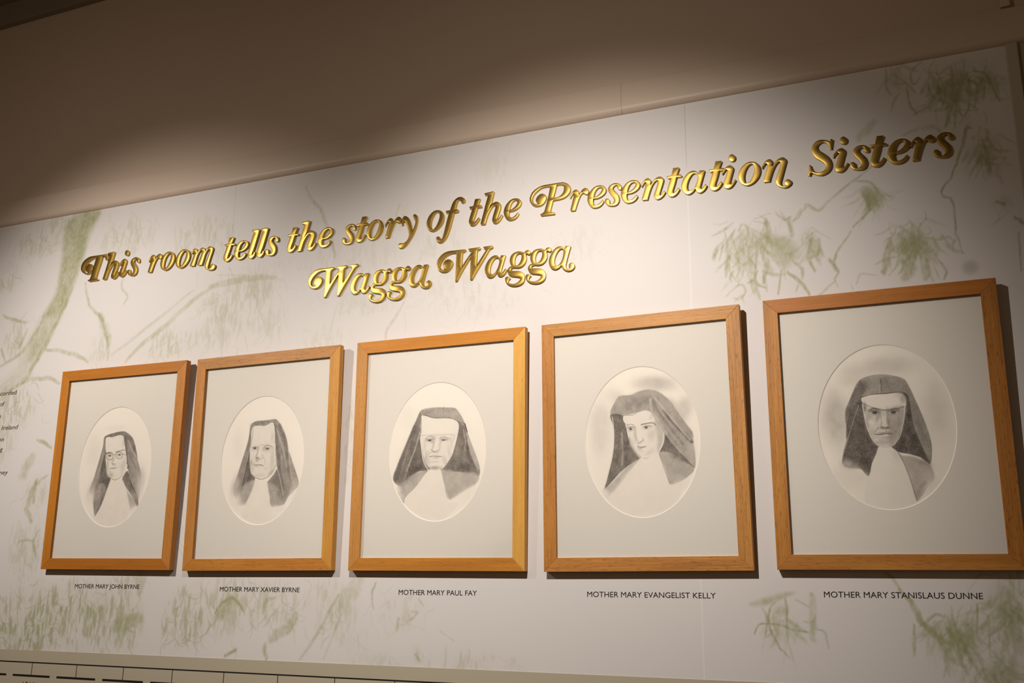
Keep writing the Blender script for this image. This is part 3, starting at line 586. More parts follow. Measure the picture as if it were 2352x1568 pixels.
# ------------------------------------------------------------------ gold heading, one raised letter each
GLYPHS = {
'P': ['311,-480! 331,-530! 726,-536! 728,-501 706,-475! 638,-468 614,-421 626,-351 682,-144! 745,-139 825,-137 984,-110 1106,-33 1173,68 1174,164 1130,251 1047,316 968,345 865,349 585,349 424,347 302,325 181,271 84,197 24,93 2,0 21,-92 79,-173 160,-225 241,-237 345,-221 426,-161 477,-73 489,-10 457,59 384,105 312,102 231,45 187,-28 183,-68 216,-137 265,-170! 184,-169 127,-132 90,-62 89,19 137,124 230,207 335,268 440,287 569,283! 594,255! 561,75 506,-157 458,-326 427,-417 379,-458', '789,293! 889,285 972,252 993,168 980,74 920,-8 833,-56 713,-68! 699,-42 745,127'],
'r': ['-26,368! -3,334! 33,399 88,466! 107,439 103,396 79,304 0,0! 14,-19! 139,-20! 204,183 252,310 307,412 350,443! 377,425 439,385 493,391 521,442 517,490 479,551 432,575 378,563 323,520 272,441 256,400! 251,444 241,501 206,551 175,569 127,563 64,513 9,442'],
'e': ['426,-69! 454,-120! 398,-201 313,-255 221,-270 145,-259 68,-199 15,-97 0,0 24,114 87,223 181,311 281,347 374,345 465,306 512,235 517,187 490,113 401,37 293,-5 166,-13! 158,-71 176,-152 214,-189 260,-192 330,-160', '178,28! 240,46 317,93 379,162 407,228 388,275 335,291 273,265 218,195 186,105'],
's': ['460,304 448,259 406,248 368,267 343,314 339,366! 317,395 279,393 241,365 225,325 243,283 307,203 366,116 391,18 384,-58 343,-130 271,-169 165,-167 74,-136 14,-65 0,0 16,44 62,57 107,38 126,-3 130,-74! 158,-116 204,-110 242,-68 251,-15 221,60 147,165 102,250 92,314 115,381 181,434 265,456 333,449 408,413 449,360'],
'n': ['-20,381! 11,341! 46,398 99,465! 120,436 112,372 71,216 0,0! 20,-26! 158,-32! 210,141 273,308 338,413 398,464 431,456 437,420 424,353 380,206 333,83 329,38 353,-27 410,-60 484,-47 573,16 637,109! 602,147! 553,88 508,40! 483,72 492,120 551,295 591,427 593,465 571,514 528,544 485,559 411,540 336,483 279,411 256,372! 248,412 262,464 241,514 197,556 168,564 115,545 55,489'],
't': ['178,635! 330,627! 336,595! 271,431! 370,426! 392,392 386,360! 260,364! 216,203 161,44 154,-16 179,-52! 235,2 295,76! 338,31! 269,-72 188,-134 115,-146 51,-122 9,-55 0,0 29,133 105,370! 35,363 6,397! 7,432! 125,436!'],
'a': ['473,357! 604,347! 611,325! 546,118 493,-63 492,-100 519,-146! 566,-97 614,-33! 660,-80! 599,-177 519,-236 448,-244 386,-204 352,-124! 301,-184 229,-233 157,-243 87,-211 25,-118 0,0 25,125 94,252 190,343 277,378 349,374 404,338 450,268!', '346,304 395,279 426,228 426,152 394,36 333,-83 260,-147 210,-150 168,-110 153,-24 171,79 221,193 288,281'],
'i': ['-42,332! -22,296! 16,344 79,419! 112,385 103,344 67,234 4,64 0,0 27,-69 89,-97 153,-90 220,-44 314,91! 288,121! 239,54 185,9! 162,41 172,94 230,293 259,389 253,448 224,489 181,515 123,507 49,454 -13,385'],
'dot': ['242,806 300,762 321,692 291,626 229,608 171,647 153,722 180,784'],
'o': ['354,326 428,302 500,238 542,142 546,45 514,-69 435,-182 337,-258 226,-289 149,-275 63,-211 12,-114 0,0 29,115 96,223 189,298 272,329', '348,269 384,242 405,172 400,83 364,-30 312,-140 247,-218 205,-230 166,-191 148,-106 155,12 191,125 250,220 300,260'],
'nswash': ['-25,381! -10,345! 27,402 83,471! 113,443 113,388 73,246 0,0! 11,-20! 150,-28! 198,123 260,282 319,390 386,460 419,461 436,422 411,301 341,121 302,3 295,-62 321,-139 384,-200 475,-240 561,-235 632,-189 668,-136 658,-80 618,-41 572,-33 517,-61 501,-117 518,-170 540,-190! 490,-202 451,-182 424,-134 421,-75 445,16 506,212 558,380 578,457 562,512 518,555 478,563 404,546 335,499 277,427 251,376! 236,419 243,477 223,540 184,565 143,565 81,534 24,470'],
'S': ['582,859! 634,838! 615,732 589,582! 545,590! 534,673 494,754 432,798 368,802 301,766 261,707 274,646 328,578 414,505 486,427 538,338 564,240 558,147 513,53 432,-13 327,-46 244,-36 150,12 88,51! 66,33 47,-22! 1,-7! 3,36 39,263! 81,257! 96,195 137,108 204,50 281,34 360,57 408,114 419,177 397,246 325,324 226,406 160,497 125,606 131,708 179,795 254,855 346,875 436,859 506,832 552,794!'],
'y': ['-3,0! 14,-40! 60,-32! 62,34 83,80! 115,64 169,-41 220,-183 254,-330 245,-438 199,-524 129,-573 58,-585 -15,-571 -64,-598 -70,-647 -41,-702 19,-730 109,-713 204,-633 306,-505 407,-343 480,-168 520,11 515,146 483,210 427,248 383,231 375,175 404,112 450,29 448,-46 416,-143 355,-285! 352,-201 318,-45 263,98 195,192 121,235 67,228 23,149'],
'f': ['875,1044 865,979 814,954 770,973 743,1018 720,1059! 664,1058 631,998 608,910 581,793! 663,785 686,748 665,703! 548,700! 486,462 428,239 360,60 306,-33 239,-98 170,-126 108,-126 38,-79 0,0 16,47 58,65 112,43 140,-11 167,-39 200,14 239,149 301,414 386,741! 295,724! 280,798! 415,801! 459,932 508,1033 584,1113 670,1150 748,1151 827,1108'],
'h': ['100,885! 370,905! 396,880! 353,694 322,559 263,440! 314,502 389,561 472,581 548,545 600,468 601,394 562,253 506,91 523,48! 580,113 629,183! 671,148! 598,29 516,-40 442,-54 374,-12 352,64 363,136 410,300 446,425 433,467 399,473 341,431 275,336 219,222 140,-32! 13,-30! 0,0! 74,275 152,592 208,790 190,816! 122,820!'],
'l': ['104,831! 354,833! 383,797! 326,570 241,257 172,50 186,11! 218,62 254,120! 304,78! 247,-31 160,-96 86,-83 0,0 9,71 67,333 144,631 182,725 158,758! 113,794!'],
'T': ['1089,361! 1147,339 1149,121! 1060,151! 1023,243 968,284 894,298! 854,119 782,-124 725,-387 734,-446 824,-480! 823,-514! 418,-517! 353,-469! 438,-450 477,-387 521,-199 566,19 634,292! 485,272 315,186 208,82 155,-48 183,-149 254,-208 339,-206! 241,-126 205,-54 240,39 317,93 402,97 494,52 530,-26 527,-122 466,-202 369,-244 247,-241 114,-179 27,-91 0,0 27,143 130,267 267,338 397,366 714,365'],
'W': ['872,316! 898,285 856,250 798,217 787,153 774,-188! 922,23 1061,191! 1043,238 992,258! 965,318! 1311,320! 1337,284 1321,254! 1254,231 1238,184 1226,-199! 1360,0 1494,192 1497,215 1480,248 1442,256! 1420,315! 1683,319! 1711,284 1697,250! 1622,215 1557,127 1428,-80 1267,-324 1105,-583! 1038,-583! 1042,-233 1048,56! 925,-122 807,-300 653,-571! 586,-587! 592,-339 601,63 608,216 579,245! 489,248 369,223 259,155 159,45 111,-62 126,-146 184,-197 279,-194! 217,-140 197,-57 229,29 296,77 373,87 452,50 501,-21 499,-86 458,-170 383,-241 290,-275 186,-266 81,-205 21,-108 0,0 35,118 135,236 254,302 383,327 572,323'],
'g': ['420,137! 462,181 529,198 587,157 599,102 556,64 514,73 475,97 463,89! 479,6 473,-92 421,-184 331,-251 221,-268 101,-251 51,-267! 32,-289 56,-329! 145,-344 298,-371 383,-426 433,-522 434,-612 386,-704 277,-765 125,-774 -11,-732 -106,-647 -133,-562 -121,-506 -75,-482 -15,-498 18,-540! -26,-583 -38,-639 22,-686 124,-706 217,-684 292,-628 309,-581 266,-539 147,-508 28,-478 -41,-416 -68,-339 -52,-267 -1,-215 50,-201! 24,-160 1,-83 0,0 29,88 105,161 198,191 292,191 369,164', '276,135 318,109 341,23 320,-73 262,-165 194,-202 156,-168 140,-84 154,14 204,107'],
'aswash': ['462,330! 584,332! 610,307! 566,165 496,-83 475,-184 482,-261 516,-305 572,-309! 557,-249 565,-195 600,-158 642,-146 691,-172 719,-234 704,-294 655,-344 586,-368 516,-367 433,-331 377,-275 335,-198! 265,-255 181,-281 103,-263 39,-207 4,-112 0,0 25,95 88,205 173,300 251,342 328,349 392,320 446,251!', '356,271 395,243 412,185 398,75 363,-45 300,-142 223,-186 180,-168 156,-96 158,8 186,102 233,194 296,260'],
'mswash': ['10,431! 35,381! 104,469! 134,440 114,274 0,0! 29,-26! 172,-32! 216,128 272,331 357,451 415,457 439,420 404,259 297,-9! 326,-34! 475,-42! 519,112 575,315 652,437 712,451 738,404 698,255 627,77 595,-51 620,-152 705,-223 825,-252 945,-236 1001,-155 981,-90 919,-52 855,-56 811,-121 810,-176! 773,-195 722,-143 727,-67 786,167 853,389 856,477 791,538 738,551 663,519 606,443 572,401! 551,472 492,533 438,546 363,508 306,438 271,395! 250,467 210,525 161,552 97,531 27,451']}
LETTERS = [
('T', -0.2585, 2.6434, 'T', 0, 'the word This'),
('h', -0.156, 2.5937, 'h', 1, 'the word This'),
('i', -0.087, 2.6013, 'i', 2, 'the word This'),
('s', -0.0515, 2.6069, 's', 3, 'the word This'),
('r', 0.0343, 2.5944, 'r', 0, 'the word room'),
('o', 0.0833, 2.6208, 'o', 1, 'the word room'),
('o', 0.1449, 2.6208, 'o', 2, 'the word room'),
('mswash', 0.204, 2.5957, 'm', 3, 'the word room'),
('t', 0.3347, 2.6059, 't', 0, 'the word tells'),
('e', 0.374, 2.6182, 'e', 1, 'the word tells'),
('l', 0.4256, 2.5993, 'l', 2, 'the word tells'),
('l', 0.4585, 2.5993, 'l', 3, 'the word tells'),
('s', 0.4913, 2.6069, 's', 4, 'the word tells'),
('t', 0.5708, 2.6059, 't', 0, 'the first word the'),
('h', 0.6084, 2.5937, 'h', 1, 'the first word the'),
('e', 0.6809, 2.6182, 'e', 2, 'the first word the'),
('s', 0.766, 2.6069, 's', 0, 'the word story'),
('t', 0.813, 2.6059, 't', 1, 'the word story'),
('o', 0.8482, 2.6208, 'o', 2, 'the word story'),
('r', 0.9113, 2.5944, 'r', 3, 'the word story'),
('y', 0.9635, 2.6275, 'y', 4, 'the word story'),
('o', 1.0453, 2.6208, 'o', 0, 'the word of'),
('f', 1.077, 2.5677, 'f', 1, 'the word of'),
('t', 1.1779, 2.6059, 't', 0, 'the second word the'),
('h', 1.2138, 2.5937, 'h', 1, 'the second word the'),
('e', 1.2834, 2.6182, 'e', 2, 'the second word the'),
('P', 1.3596, 2.6438, 'P', 0, 'the word Presentation'),
('r', 1.4768, 2.5944, 'r', 1, 'the word Presentation'),
('e', 1.5252, 2.6182, 'e', 2, 'the word Presentation'),
('s', 1.5735, 2.6069, 's', 3, 'the word Presentation'),
('e', 1.6173, 2.6182, 'e', 4, 'the word Presentation'),
('n', 1.6726, 2.5959, 'n', 5, 'the word Presentation'),
('t', 1.7399, 2.6059, 't', 6, 'the word Presentation'),
('a', 1.7775, 2.6155, 'a', 7, 'the word Presentation'),
('t', 1.8487, 2.6059, 't', 8, 'the word Presentation'),
('i', 1.8846, 2.6013, 'i', 9, 'the word Presentation'),
('o', 1.9218, 2.6208, 'o', 10, 'the word Presentation'),
('nswash', 1.9822, 2.5962, 'n', 11, 'the word Presentation'),
('S', 2.0885, 2.5951, 'S', 0, 'the word Sisters'),
('i', 2.1521, 2.6013, 'i', 1, 'the word Sisters'),
('s', 2.1861, 2.6069, 's', 2, 'the word Sisters'),
('t', 2.2328, 2.6059, 't', 3, 'the word Sisters'),
('e', 2.2708, 2.6182, 'e', 4, 'the word Sisters'),
('r', 2.3238, 2.5944, 'r', 5, 'the word Sisters'),
('s', 2.3706, 2.6069, 's', 6, 'the word Sisters'),
('W', 0.6553, 2.4936, 'W', 0, 'the left word Wagga'),
('a', 0.8031, 2.458, 'a', 1, 'the left word Wagga'),
('g', 0.8784, 2.479, 'g', 2, 'the left word Wagga'),
('g', 0.939, 2.479, 'g', 3, 'the left word Wagga'),
('aswash', 0.9947, 2.4626, 'a', 4, 'the left word Wagga'),
('W', 1.0816, 2.4936, 'W', 0, 'the right word Wagga'),
('a', 1.2296, 2.458, 'a', 1, 'the right word Wagga'),
('g', 1.3036, 2.479, 'g', 2, 'the right word Wagga'),
('g', 1.3633, 2.479, 'g', 3, 'the right word Wagga'),
('aswash', 1.4166, 2.4626, 'a', 4, 'the right word Wagga')]
def contour(s):
    P = []; cr = []
    for t in s.split():
        c = t.endswith('!'); x, z = t.rstrip('!').split(','); P.append((float(x) * 1e-4, float(z) * 1e-4)); cr.append(c)
    P = np.array(P); n = len(P); out = []
    for i in range(n):
        b, c = P[i], P[(i + 1) % n]; a = P[i - 1] if not cr[i] else b - (c - b) * .5; d = P[(i + 2) % n] if not cr[(i + 1) % n] else c + (c - b) * .5
        L = np.linalg.norm(c - b); sub = 1 if (cr[i] and cr[(i + 1) % n]) else max(3, min(9, int(L / .0016)))
        # tangents scaled to the segment (centripetal-like) so that corners stay tight
        m0 = (c - a) / (np.linalg.norm(c - b) + np.linalg.norm(b - a) + 1e-9) * L; m1 = (d - b) / (np.linalg.norm(d - c) + np.linalg.norm(c - b) + 1e-9) * L
        for t in np.arange(sub) / sub:
            out.append((2 * t ** 3 - 3 * t * t + 1) * b + (t ** 3 - 2 * t * t + t) * m0 + (-2 * t ** 3 + 3 * t * t) * c + (t ** 3 - t * t) * m1)
    return out
glyph_mesh = {}
def letter_mesh(g):
    if g in glyph_mesh: return glyph_mesh[g]
    cu = bpy.data.curves.new('letter', 'CURVE'); cu.dimensions = '2D'; cu.fill_mode = 'BOTH'
    for s in GLYPHS[g]:
        P = contour(s); sp = cu.splines.new('POLY'); sp.points.add(len(P) - 1); sp.use_cyclic_u = True
        for p, q in zip(sp.points, P): p.co = (q[0], q[1], 0, 1)
    cu.bevel_depth = .0014; cu.bevel_resolution = 2; cu.extrude = .0026; cu.offset = -.0014
    t = bpy.data.objects.new('letter', cu); C.objects.link(t)
    me = bpy.data.meshes.new_from_object(t.evaluated_get(bpy.context.evaluated_depsgraph_get()))
    bpy.data.objects.remove(t); bpy.data.curves.remove(cu)
    me.transform(Matrix.Rotation(math.pi / 2, 4, 'X')); me.transform(Matrix.Translation((0, -.0040, 0)))
    bm = bmesh.new(); bm.from_mesh(me); bmesh.ops.remove_doubles(bm, verts=bm.verts, dist=1e-6); bmesh.ops.recalc_face_normals(bm, faces=bm.faces); bm.to_mesh(me); bm.free()
    me.materials.clear(); me.materials.append(M_gold)
    me.polygons.foreach_set('use_smooth', [True] * len(me.polygons)); me.set_sharp_from_angle(angle=math.radians(18))
    me.name = 'letter'; glyph_mesh[g] = me
    return me
ORD = ['first', 'second', 'third', 'fourth', 'fifth', 'sixth', 'seventh', 'eighth', 'ninth', 'tenth', 'eleventh', 'twelfth']
for g, x, z, ch, pos, word in LETTERS:
    o = bpy.data.objects.new('letter', letter_mesh(g)); C.objects.link(o); o.location = (x, 0, z)
    sw = 'swash ' if g in ('mswash', 'nswash', 'aswash', 'T', 'P', 'W') else ''
    tag(o, 'raised gold %sletter %s, %s letter of %s' % (sw, ch, ORD[pos], word), 'letter', 'gold letters of the wall heading')
    if g == 'i':
        d = bpy.data.objects.new('dot', letter_mesh('dot')); C.objects.link(d); d.parent = o

# ------------------------------------------------------------------ nails left in the upper wall
for x, z, w in [
(0.3244, 2.9351, 'above the word tells'),
(1.8329, 2.9364, 'above the word Presentation')]:
    bm = bmesh.new(); bmesh.ops.create_cone(bm, cap_ends=True, segments=12, radius1=.0026, radius2=.0020, depth=.006, matrix=Matrix.Translation((x, -.0005, z)) @ Matrix.Rotation(math.pi / 2, 4, 'X'))
    tag(obj('nail', bm, M_nail, smooth=40), 'tiny dark nail head in the beige wall ' + w, 'nail', 'nail heads above the mural')

# ------------------------------------------------------------------ framed portraits
# pencil strokes per drawing in tenths of a millimetre from the centre of the frame: P tone, L line, B soft blob
PENCIL = [[
('B', 0.1, 0.6, 0, '-983 502 275 520'),
('B', 0.08, 0.5, 0, '-222 1170 506 105'),
('P', 0.5, 1, 18, '-577 909 -302 1003 196 1052 516 877 678 640 829 202 1012 -232 1054 -583 1017 -1079 972 -1238 663 -572 455 39 338 450 202 866 109 942 -188 909 -506 885 -443 481 -384 -35 -152 -399 -367 -1051 -596 -1537 -839 -914 -964 -746 -835 -328 -701 181 -593 642'),
('B', 0.24, 0.75, -0.2, '-864 -736 170 306'),
('B', 0.25, 0.75, 0, '1006 -457 195 375'),
('P', 0.64, 1, 12, '-506 885 -562 921 -302 1003 196 1052 343 937 188 905 8 950 -188 909 -236 891'),
('P', 0.72, 1, 15, '-473 379 -374 -35 -154 -386 -313 -699 -583 -692 -604 -284 -557 125'),
('L', 0.3, 0.7, 30, 24, '-565 434 -602 75 -689 -281 -688 -664'),
('P', 0.46, 0.9, 29, '-603 -539 -303 -648 -434 -1049 -617 -1549 -720 -1170'),
('L', 0.68, 0.7, 88, 53, '-259 -599 -457 -1125 -597 -1525'),
('L', 0.6, 0.6, 47, 29, '-658 -384 -731 -841 -669 -1297'),
('P', 0.64, 1, 15, '216 1020 516 877 700 588 829 202 600 465 383 755'),
('L', 0.74, 0.85, 88, 41, '249 889 342 552 410 192 501 -64'),
('L', 0.28, 0.8, 47, 26, '416 754 600 465 774 255'),
('B', 0.34, 0.7, 0.2, '765 -73 131 278'),
('L', 0.6, 0.6, 76, 58, '477 393 641 133 797 -74'),
('P', 0.62, 1, 14, '487 -165 614 -446 851 -777 1029 -1128 988 -1239 774 -950 550 -720 309 -425'),
('B', 0.35, 0.6, 0.3, '777 -974 130 174'),
('L', 0.8, 0.85, 23, 14, '543 -268 734 -624 931 -903 1030 -1190'),
('L', 0.2, 0.7, 14, 12, '592 -319 786 -651'),
('P', 0.05, 1, 9, '-488 879 -219 885 9 944 181 900 262 658 306 490 7 432 -427 416'),
('B', 0.2, 0.6, 0, '205 712 47 180'),
('P', 0.07, 1, 12, '-434 416 7 432 301 482 410 192 419 -62 271 -335 52 -430 -119 -400 -307 -242 -381 -9'),
('L', 0.8, 0.9, 30, 15, '-435 398 -291 408 -189 399'),
('L', 0.65, 0.85, 24, 15, '-58 419 121 459 285 478'),
('L', 0.62, 0.85, 21, 12, '-430 313 -399 407 -293 424 -180 383 -142 294 -182 214 -280 197 -376 234 -430 313'),
('L', 0.62, 0.85, 21, 12, '-46 324 -16 408 92 426 197 384 230 306 186 236 85 220 -4 259 -46 324'),
('L', 0.6, 0.8, 18, 12, '-154 336 -103 352 -40 332'),
('L', 0.5, 0.8, 18, 12, '217 352 319 336 395 307'),
('B', 0.75, 0.9, 0, '-280 325 68 28'),
('B', 0.75, 0.9, 0, '106 336 67 28'),
('B', 0.3, 0.5, 0, '-280 320 121 62'),
('B', 0.3, 0.5, 0, '104 331 120 56'),
('L', 0.35, 0.7, 41, 30, '-141 238 -155 136 -163 73'),
('B', 0.6, 0.85, 0, '-105 58 47 23'),
('B', 0.5, 0.8, 0, '-17 55 33 20'),
('B', 0.3, 0.6, 0, '-71 6 67 26'),
('L', 0.72, 0.9, 21, 12, '-203 -61 -94 -78 30 -56'),
('L', 0.4, 0.7, 24, 18, '-227 -78 -185 -194 -202 -270'),
('B', 0.35, 0.7, 0, '-337 -11 61 205'),
('B', 0.3, 0.6, -0.15, '299 -32 73 229'),
('B', 0.25, 0.6, 0, '167 227 100 26'),
('L', 0.55, 0.8, 20, 15, '-214 -308 -85 -401 52 -430 240 -347 398 -162 424 78'),
('B', 0.4, 0.6, 0, '-135 -272 84 76'),
('L', 0.04, 0.95, 52, 15, '439 14 393 -200 245 -385'),
('P', 0.34, 0.8, 34, '355 -476 556 -770 929 -1151 938 -1225 729 -1370 601 -996'),
('B', 0.03, 0.7, 0.4, '829 -1397 226 148'),
('P', 0.05, 1, 12, '-142 -424 56 -460 299 -424 488 -693 585 -945 716 -1395 423 -1786 -94 -1855 -631 -1624 -417 -1176 -246 -700'),
('B', 0.04, 0.95, -0.2, '-897 -989 170 229'),
('B', 0.04, 0.9, -0.2, '-661 -1599 134 125'),
('B', 0.1, 0.7, 0, '1045 -782 129 373'),
('B', 0.04, 0.8, 0.3, '888 -1348 194 99'),
('L', 0.9, 0.95, 27, 12, '-300 321 -259 319'),
('L', 0.9, 0.95, 27, 12, '87 332 127 330'),
('B', 0.25, 0.6, -0.1, '-98 211 34 103'),
('B', 0.02, 0.6, 0, '-24 157 34 103'),
('B', 0.25, 0.6, -0.3, '-239 -244 54 102'),
('B', 0.15, 0.6, 0, '196 -3 100 102'),
('L', 0.4, 0.6, 15, 12, '33 -23 73 -76'),
('B', 0.4, 0.7, 0, '-284 351 108 21'),
('B', 0.4, 0.7, 0, '100 357 107 21'),
('L', 0.95, 0.95, 27, 12, '-303 321 -256 319'),
('L', 0.95, 0.95, 27, 12, '84 332 131 330'),
('B', 0.4, 0.7, 0, '-79 -60 87 13')],
[
('B', 0.07, 0.6, 0, '-920 506 222 516'),
('P', 0.5, 1, 14, '-274 1116 6 1112 252 1130 392 1119 540 965 779 545 845 213 999 -94 1170 -449 1261 -724 1139 -917 941 -1083 805 -1275 664 -951 499 -273 391 438 306 1017 17 957 -418 943 -446 481 -458 226 -455 -30 -380 -413 -245 -570 -569 -785 -784 -1231 -955 -848 -849 -395 -698 83 -548 589 -512 949 -427 1068'),
('B', 0.28, 0.8, -0.2, '-900 -749 157 354'),
('B', 0.64, 0.7, 0.1, '-176 1058 280 47'),
('P', 0.72, 1, 14, '-427 429 -463 73 -384 -363 -230 -558 -546 -685 -745 -931 -659 -428 -568 26'),
('L', 0.1, 0.85, 14, 8, '-472 329 -574 -101 -676 -605 -816 -1218'),
('L', 0.62, 0.7, 51, 34, '-491 870 -501 587 -556 282'),
('L', 0.68, 0.8, 94, 44, '363 949 445 537 540 27 632 -453 796 -906'),
('L', 0.68, 0.75, 111, 56, '511 941 683 626 797 266 813 14'),
('L', 0.6, 0.6, 82, 55, '782 16 895 -339 1006 -691'),
('L', 0.28, 0.8, 36, 25, '408 870 568 530 712 170 830 -262'),
('L', 0.24, 0.8, 25, 16, '868 187 947 -217 1015 -592'),
('P', 0.42, 0.9, 22, '877 187 1033 -146 1261 -724 1136 -868 1030 -592 962 -217'),
('P', 0.62, 1, 14, '499 -273 605 -502 719 -878 821 -1300 545 -972 384 -817 206 -662 362 -493'),
('L', 0.08, 0.8, 14, 8, '499 -273 605 -502 712 -853 820 -1275'),
('P', 0.07, 1, 8, '-401 932 18 952 307 1012 360 440 55 417 -347 412 -427 429'),
('B', 0.2, 0.6, 0, '289 596 61 153'),
('L', 0.5, 0.6, 20, 17, '-401 932 -414 685 -427 429'),
('L', 0.65, 0.85, 14, 8, '-426 424 -254 407 -6 413 359 465'),
('P', 0.09, 1, 11, '-441 417 -68 406 374 459 414 184 462 -171 355 -392 182 -523 -29 -578 -249 -507 -384 -363 -446 -30'),
('L', 0.55, 0.8, 25, 17, '14 343 118 391 274 355 314 303'),
('B', 0.35, 0.6, 0, '-294 320 125 62'),
('B', 0.35, 0.6, 0, '126 286 138 56'),
('B', 0.75, 0.9, 0, '-301 333 62 33'),
('B', 0.72, 0.9, 0, '137 294 62 31'),
('L', 0.5, 0.7, 14, 11, '-405 351 -313 372 -218 347'),
('L', 0.5, 0.7, 14, 11, '32 304 123 325 224 282'),
('L', 0.3, 0.6, 17, 14, '68 226 163 191 253 217'),
('L', 0.38, 0.7, 51, 34, '-173 365 -193 213 -232 100'),
('B', 0.2, 0.6, 0, '33 291 62 77'),
('B', 0.6, 0.8, -0.2, '-196 40 68 36'),
('L', 0.45, 0.7, 14, 11, '-101 5 -25 22 1 89 -48 130'),
('B', 0.4, 0.6, 0, '-190 -41 43 36'),
('L', 0.35, 0.6, 22, 17, '19 51 88 -54 64 -154'),
('L', 0.75, 0.9, 20, 11, '-309 -117 -243 -166 -121 -151 36 -193'),
('B', 0.35, 0.7, 0, '-179 -199 77 18'),
('L', 0.6, 0.8, 14, 11, '-310 -100 -287 -164'),
('L', 0.35, 0.6, 25, 20, '100 -231 121 -307'),
('B', 0.3, 0.7, 0, '-402 -108 56 153'),
('L', 0.45, 0.7, 23, 17, '-408 -32 -371 -110'),
('B', 0.25, 0.5, -0.1, '337 -115 76 227'),
('L', 0.6, 0.8, 19, 14, '-332 -428 -218 -508 -29 -573 182 -523 355 -392 457 -183'),
('B', 0.4, 0.6, 0.7, '294 -390 122 50'),
('L', 0.05, 0.95, 55, 14, '493 -273 374 -443 175 -648'),
('P', 0.42, 0.9, 39, '-229 -576 -288 -820 -449 -1140 -546 -1288 -797 -1256 -731 -906 -548 -660'),
('P', 0.44, 0.9, 33, '207 -674 534 -798 697 -1001 811 -1275 600 -1343 374 -1337 291 -1013'),
('B', 0.03, 0.8, 0, '-647 -1385 279 150'),
('B', 0.03, 0.75, 0, '549 -1489 329 147'),
('B', 0.68, 0.5, 0.3, '639 -1024 90 124'),
('B', 0.04, 0.6, 0.5, '1065 -1160 207 147'),
('P', 0.05, 1, 11, '-213 -576 -27 -603 176 -661 276 -1013 347 -1386 622 -1687 33 -1871 -601 -1585 -432 -1166 -288 -820'),
('B', 0.04, 0.95, -0.3, '-866 -1178 218 226'),
('B', 0.04, 0.9, 0, '-521 -1413 339 125'),
('B', 0.04, 0.9, 0, '606 -1441 358 110'),
('B', 0.05, 0.85, 0.3, '1176 -1041 177 221'),
('B', 0.25, 0.6, 0, '1097 -718 149 148'),
('L', 0.9, 0.95, 31, 11, '-317 334 -279 329'),
('L', 0.9, 0.95, 31, 11, '122 292 162 290'),
('B', 0.3, 0.6, 0, '-216 316 44 51'),
('B', 0.3, 0.6, 0, '17 305 43 61'),
('B', 0.02, 0.7, 0, '-114 184 37 102'),
('B', 0.22, 0.6, 0, '323 87 61 228'),
('B', 0.25, 0.6, -0.2, '-331 -238 62 152'),
('B', 0.2, 0.6, 0, '-68 -451 184 55'),
('B', 0.3, 0.5, -0.3, '-237 -39 37 51'),
('L', 0.5, 0.7, 14, 11, '-241 12 -193 -11 -101 0'),
('B', 0.4, 0.7, 0, '-303 359 100 23'),
('B', 0.4, 0.7, 0, '129 319 123 23'),
('L', 0.95, 0.95, 31, 11, '-320 331 -276 327'),
('L', 0.95, 0.95, 31, 11, '119 289 165 287'),
('B', 0.4, 0.7, 0, '-152 -150 124 15')],
[
('B', 0.06, 0.6, 0, '-956 954 260 308'),
('P', 0.54, 1, 13, '-495 1107 -103 1142 151 1125 473 1098 600 980 743 759 873 404 1000 101 1169 -298 1240 -544 1189 -711 768 -600 356 -525 135 -517 -255 -504 -536 -531 -758 -673 -1007 -915 -1209 -859 -1318 -655 -1145 -259 -905 288 -664 835'),
('P', 0.64, 0.9, 38, '-609 909 -932 238 -1145 -259 -1289 -656 -1181 -835 -986 -691 -826 -346 -669 75 -527 574 -522 879'),
('L', 0.74, 0.8, 135, 70, '-687 633 -927 86 -1113 -336 -1215 -709'),
('L', 0.5, 0.6, 38, 27, '-792 333 -976 -164 -1049 -539'),
('P', 0.72, 1, 13, '-507 370 -466 -34 -284 -503 -536 -531 -758 -673 -940 -792 -800 -272 -642 124'),
('B', 0.82, 0.7, 0.3, '-596 -429 198 100'),
('L', 0.3, 0.8, 35, 24, '-545 499 -655 99 -801 -247 -906 -519'),
('P', 0.64, 1, 13, '606 716 531 321 429 -72 149 -518 632 -596 986 -656 1175 -687 1062 -342 891 155 773 582'),
('B', 0.8, 0.75, -0.1, '766 -478 271 110'),
('B', 0.75, 0.6, -0.4, '407 -318 138 172'),
('B', 0.75, 0.6, 0.1, '694 412 69 199'),
('B', 0.45, 0.6, 0, '593 -29 82 148'),
('L', 0.75, 0.6, 67, 52, '836 158 924 -215 1065 -537'),
('P', 0.34, 1, 16, '771 707 873 404 1000 101 1169 -298 1231 -519 1145 -492 978 -168 862 256'),
('L', 0.38, 0.75, 42, 26, '747 509 813 208 799 -38'),
('P', 0.4, 1, 13, '-525 968 -411 957 -68 861 325 839 605 736 801 556 867 416 743 759 600 980 473 1098 151 1127 -103 1142 -495 1107'),
('B', 0.5, 0.6, 0.1, '-327 1033 171 46'),
('B', 0.28, 0.6, 0, '379 955 222 76'),
('L', 0.75, 0.85, 16, 11, '-510 949 -382 955 -124 869 325 839 605 729 772 657 867 429'),
('L', 0.2, 0.7, 13, 11, '-495 1107 -103 1150 473 1106'),
('L', 0.7, 0.8, 13, 8, '162 1150 143 1082'),
('L', 0.7, 0.8, 13, 8, '148 1013 144 943'),
('L', 0.75, 0.85, 42, 21, '786 657 853 454'),
('P', 0.03, 1, 8, '-512 911 -410 944 -124 857 326 832 578 718 610 516 517 321 460 394 57 401 -480 427'),
('L', 0.62, 0.8, 24, 19, '-511 878 -512 624 -501 370'),
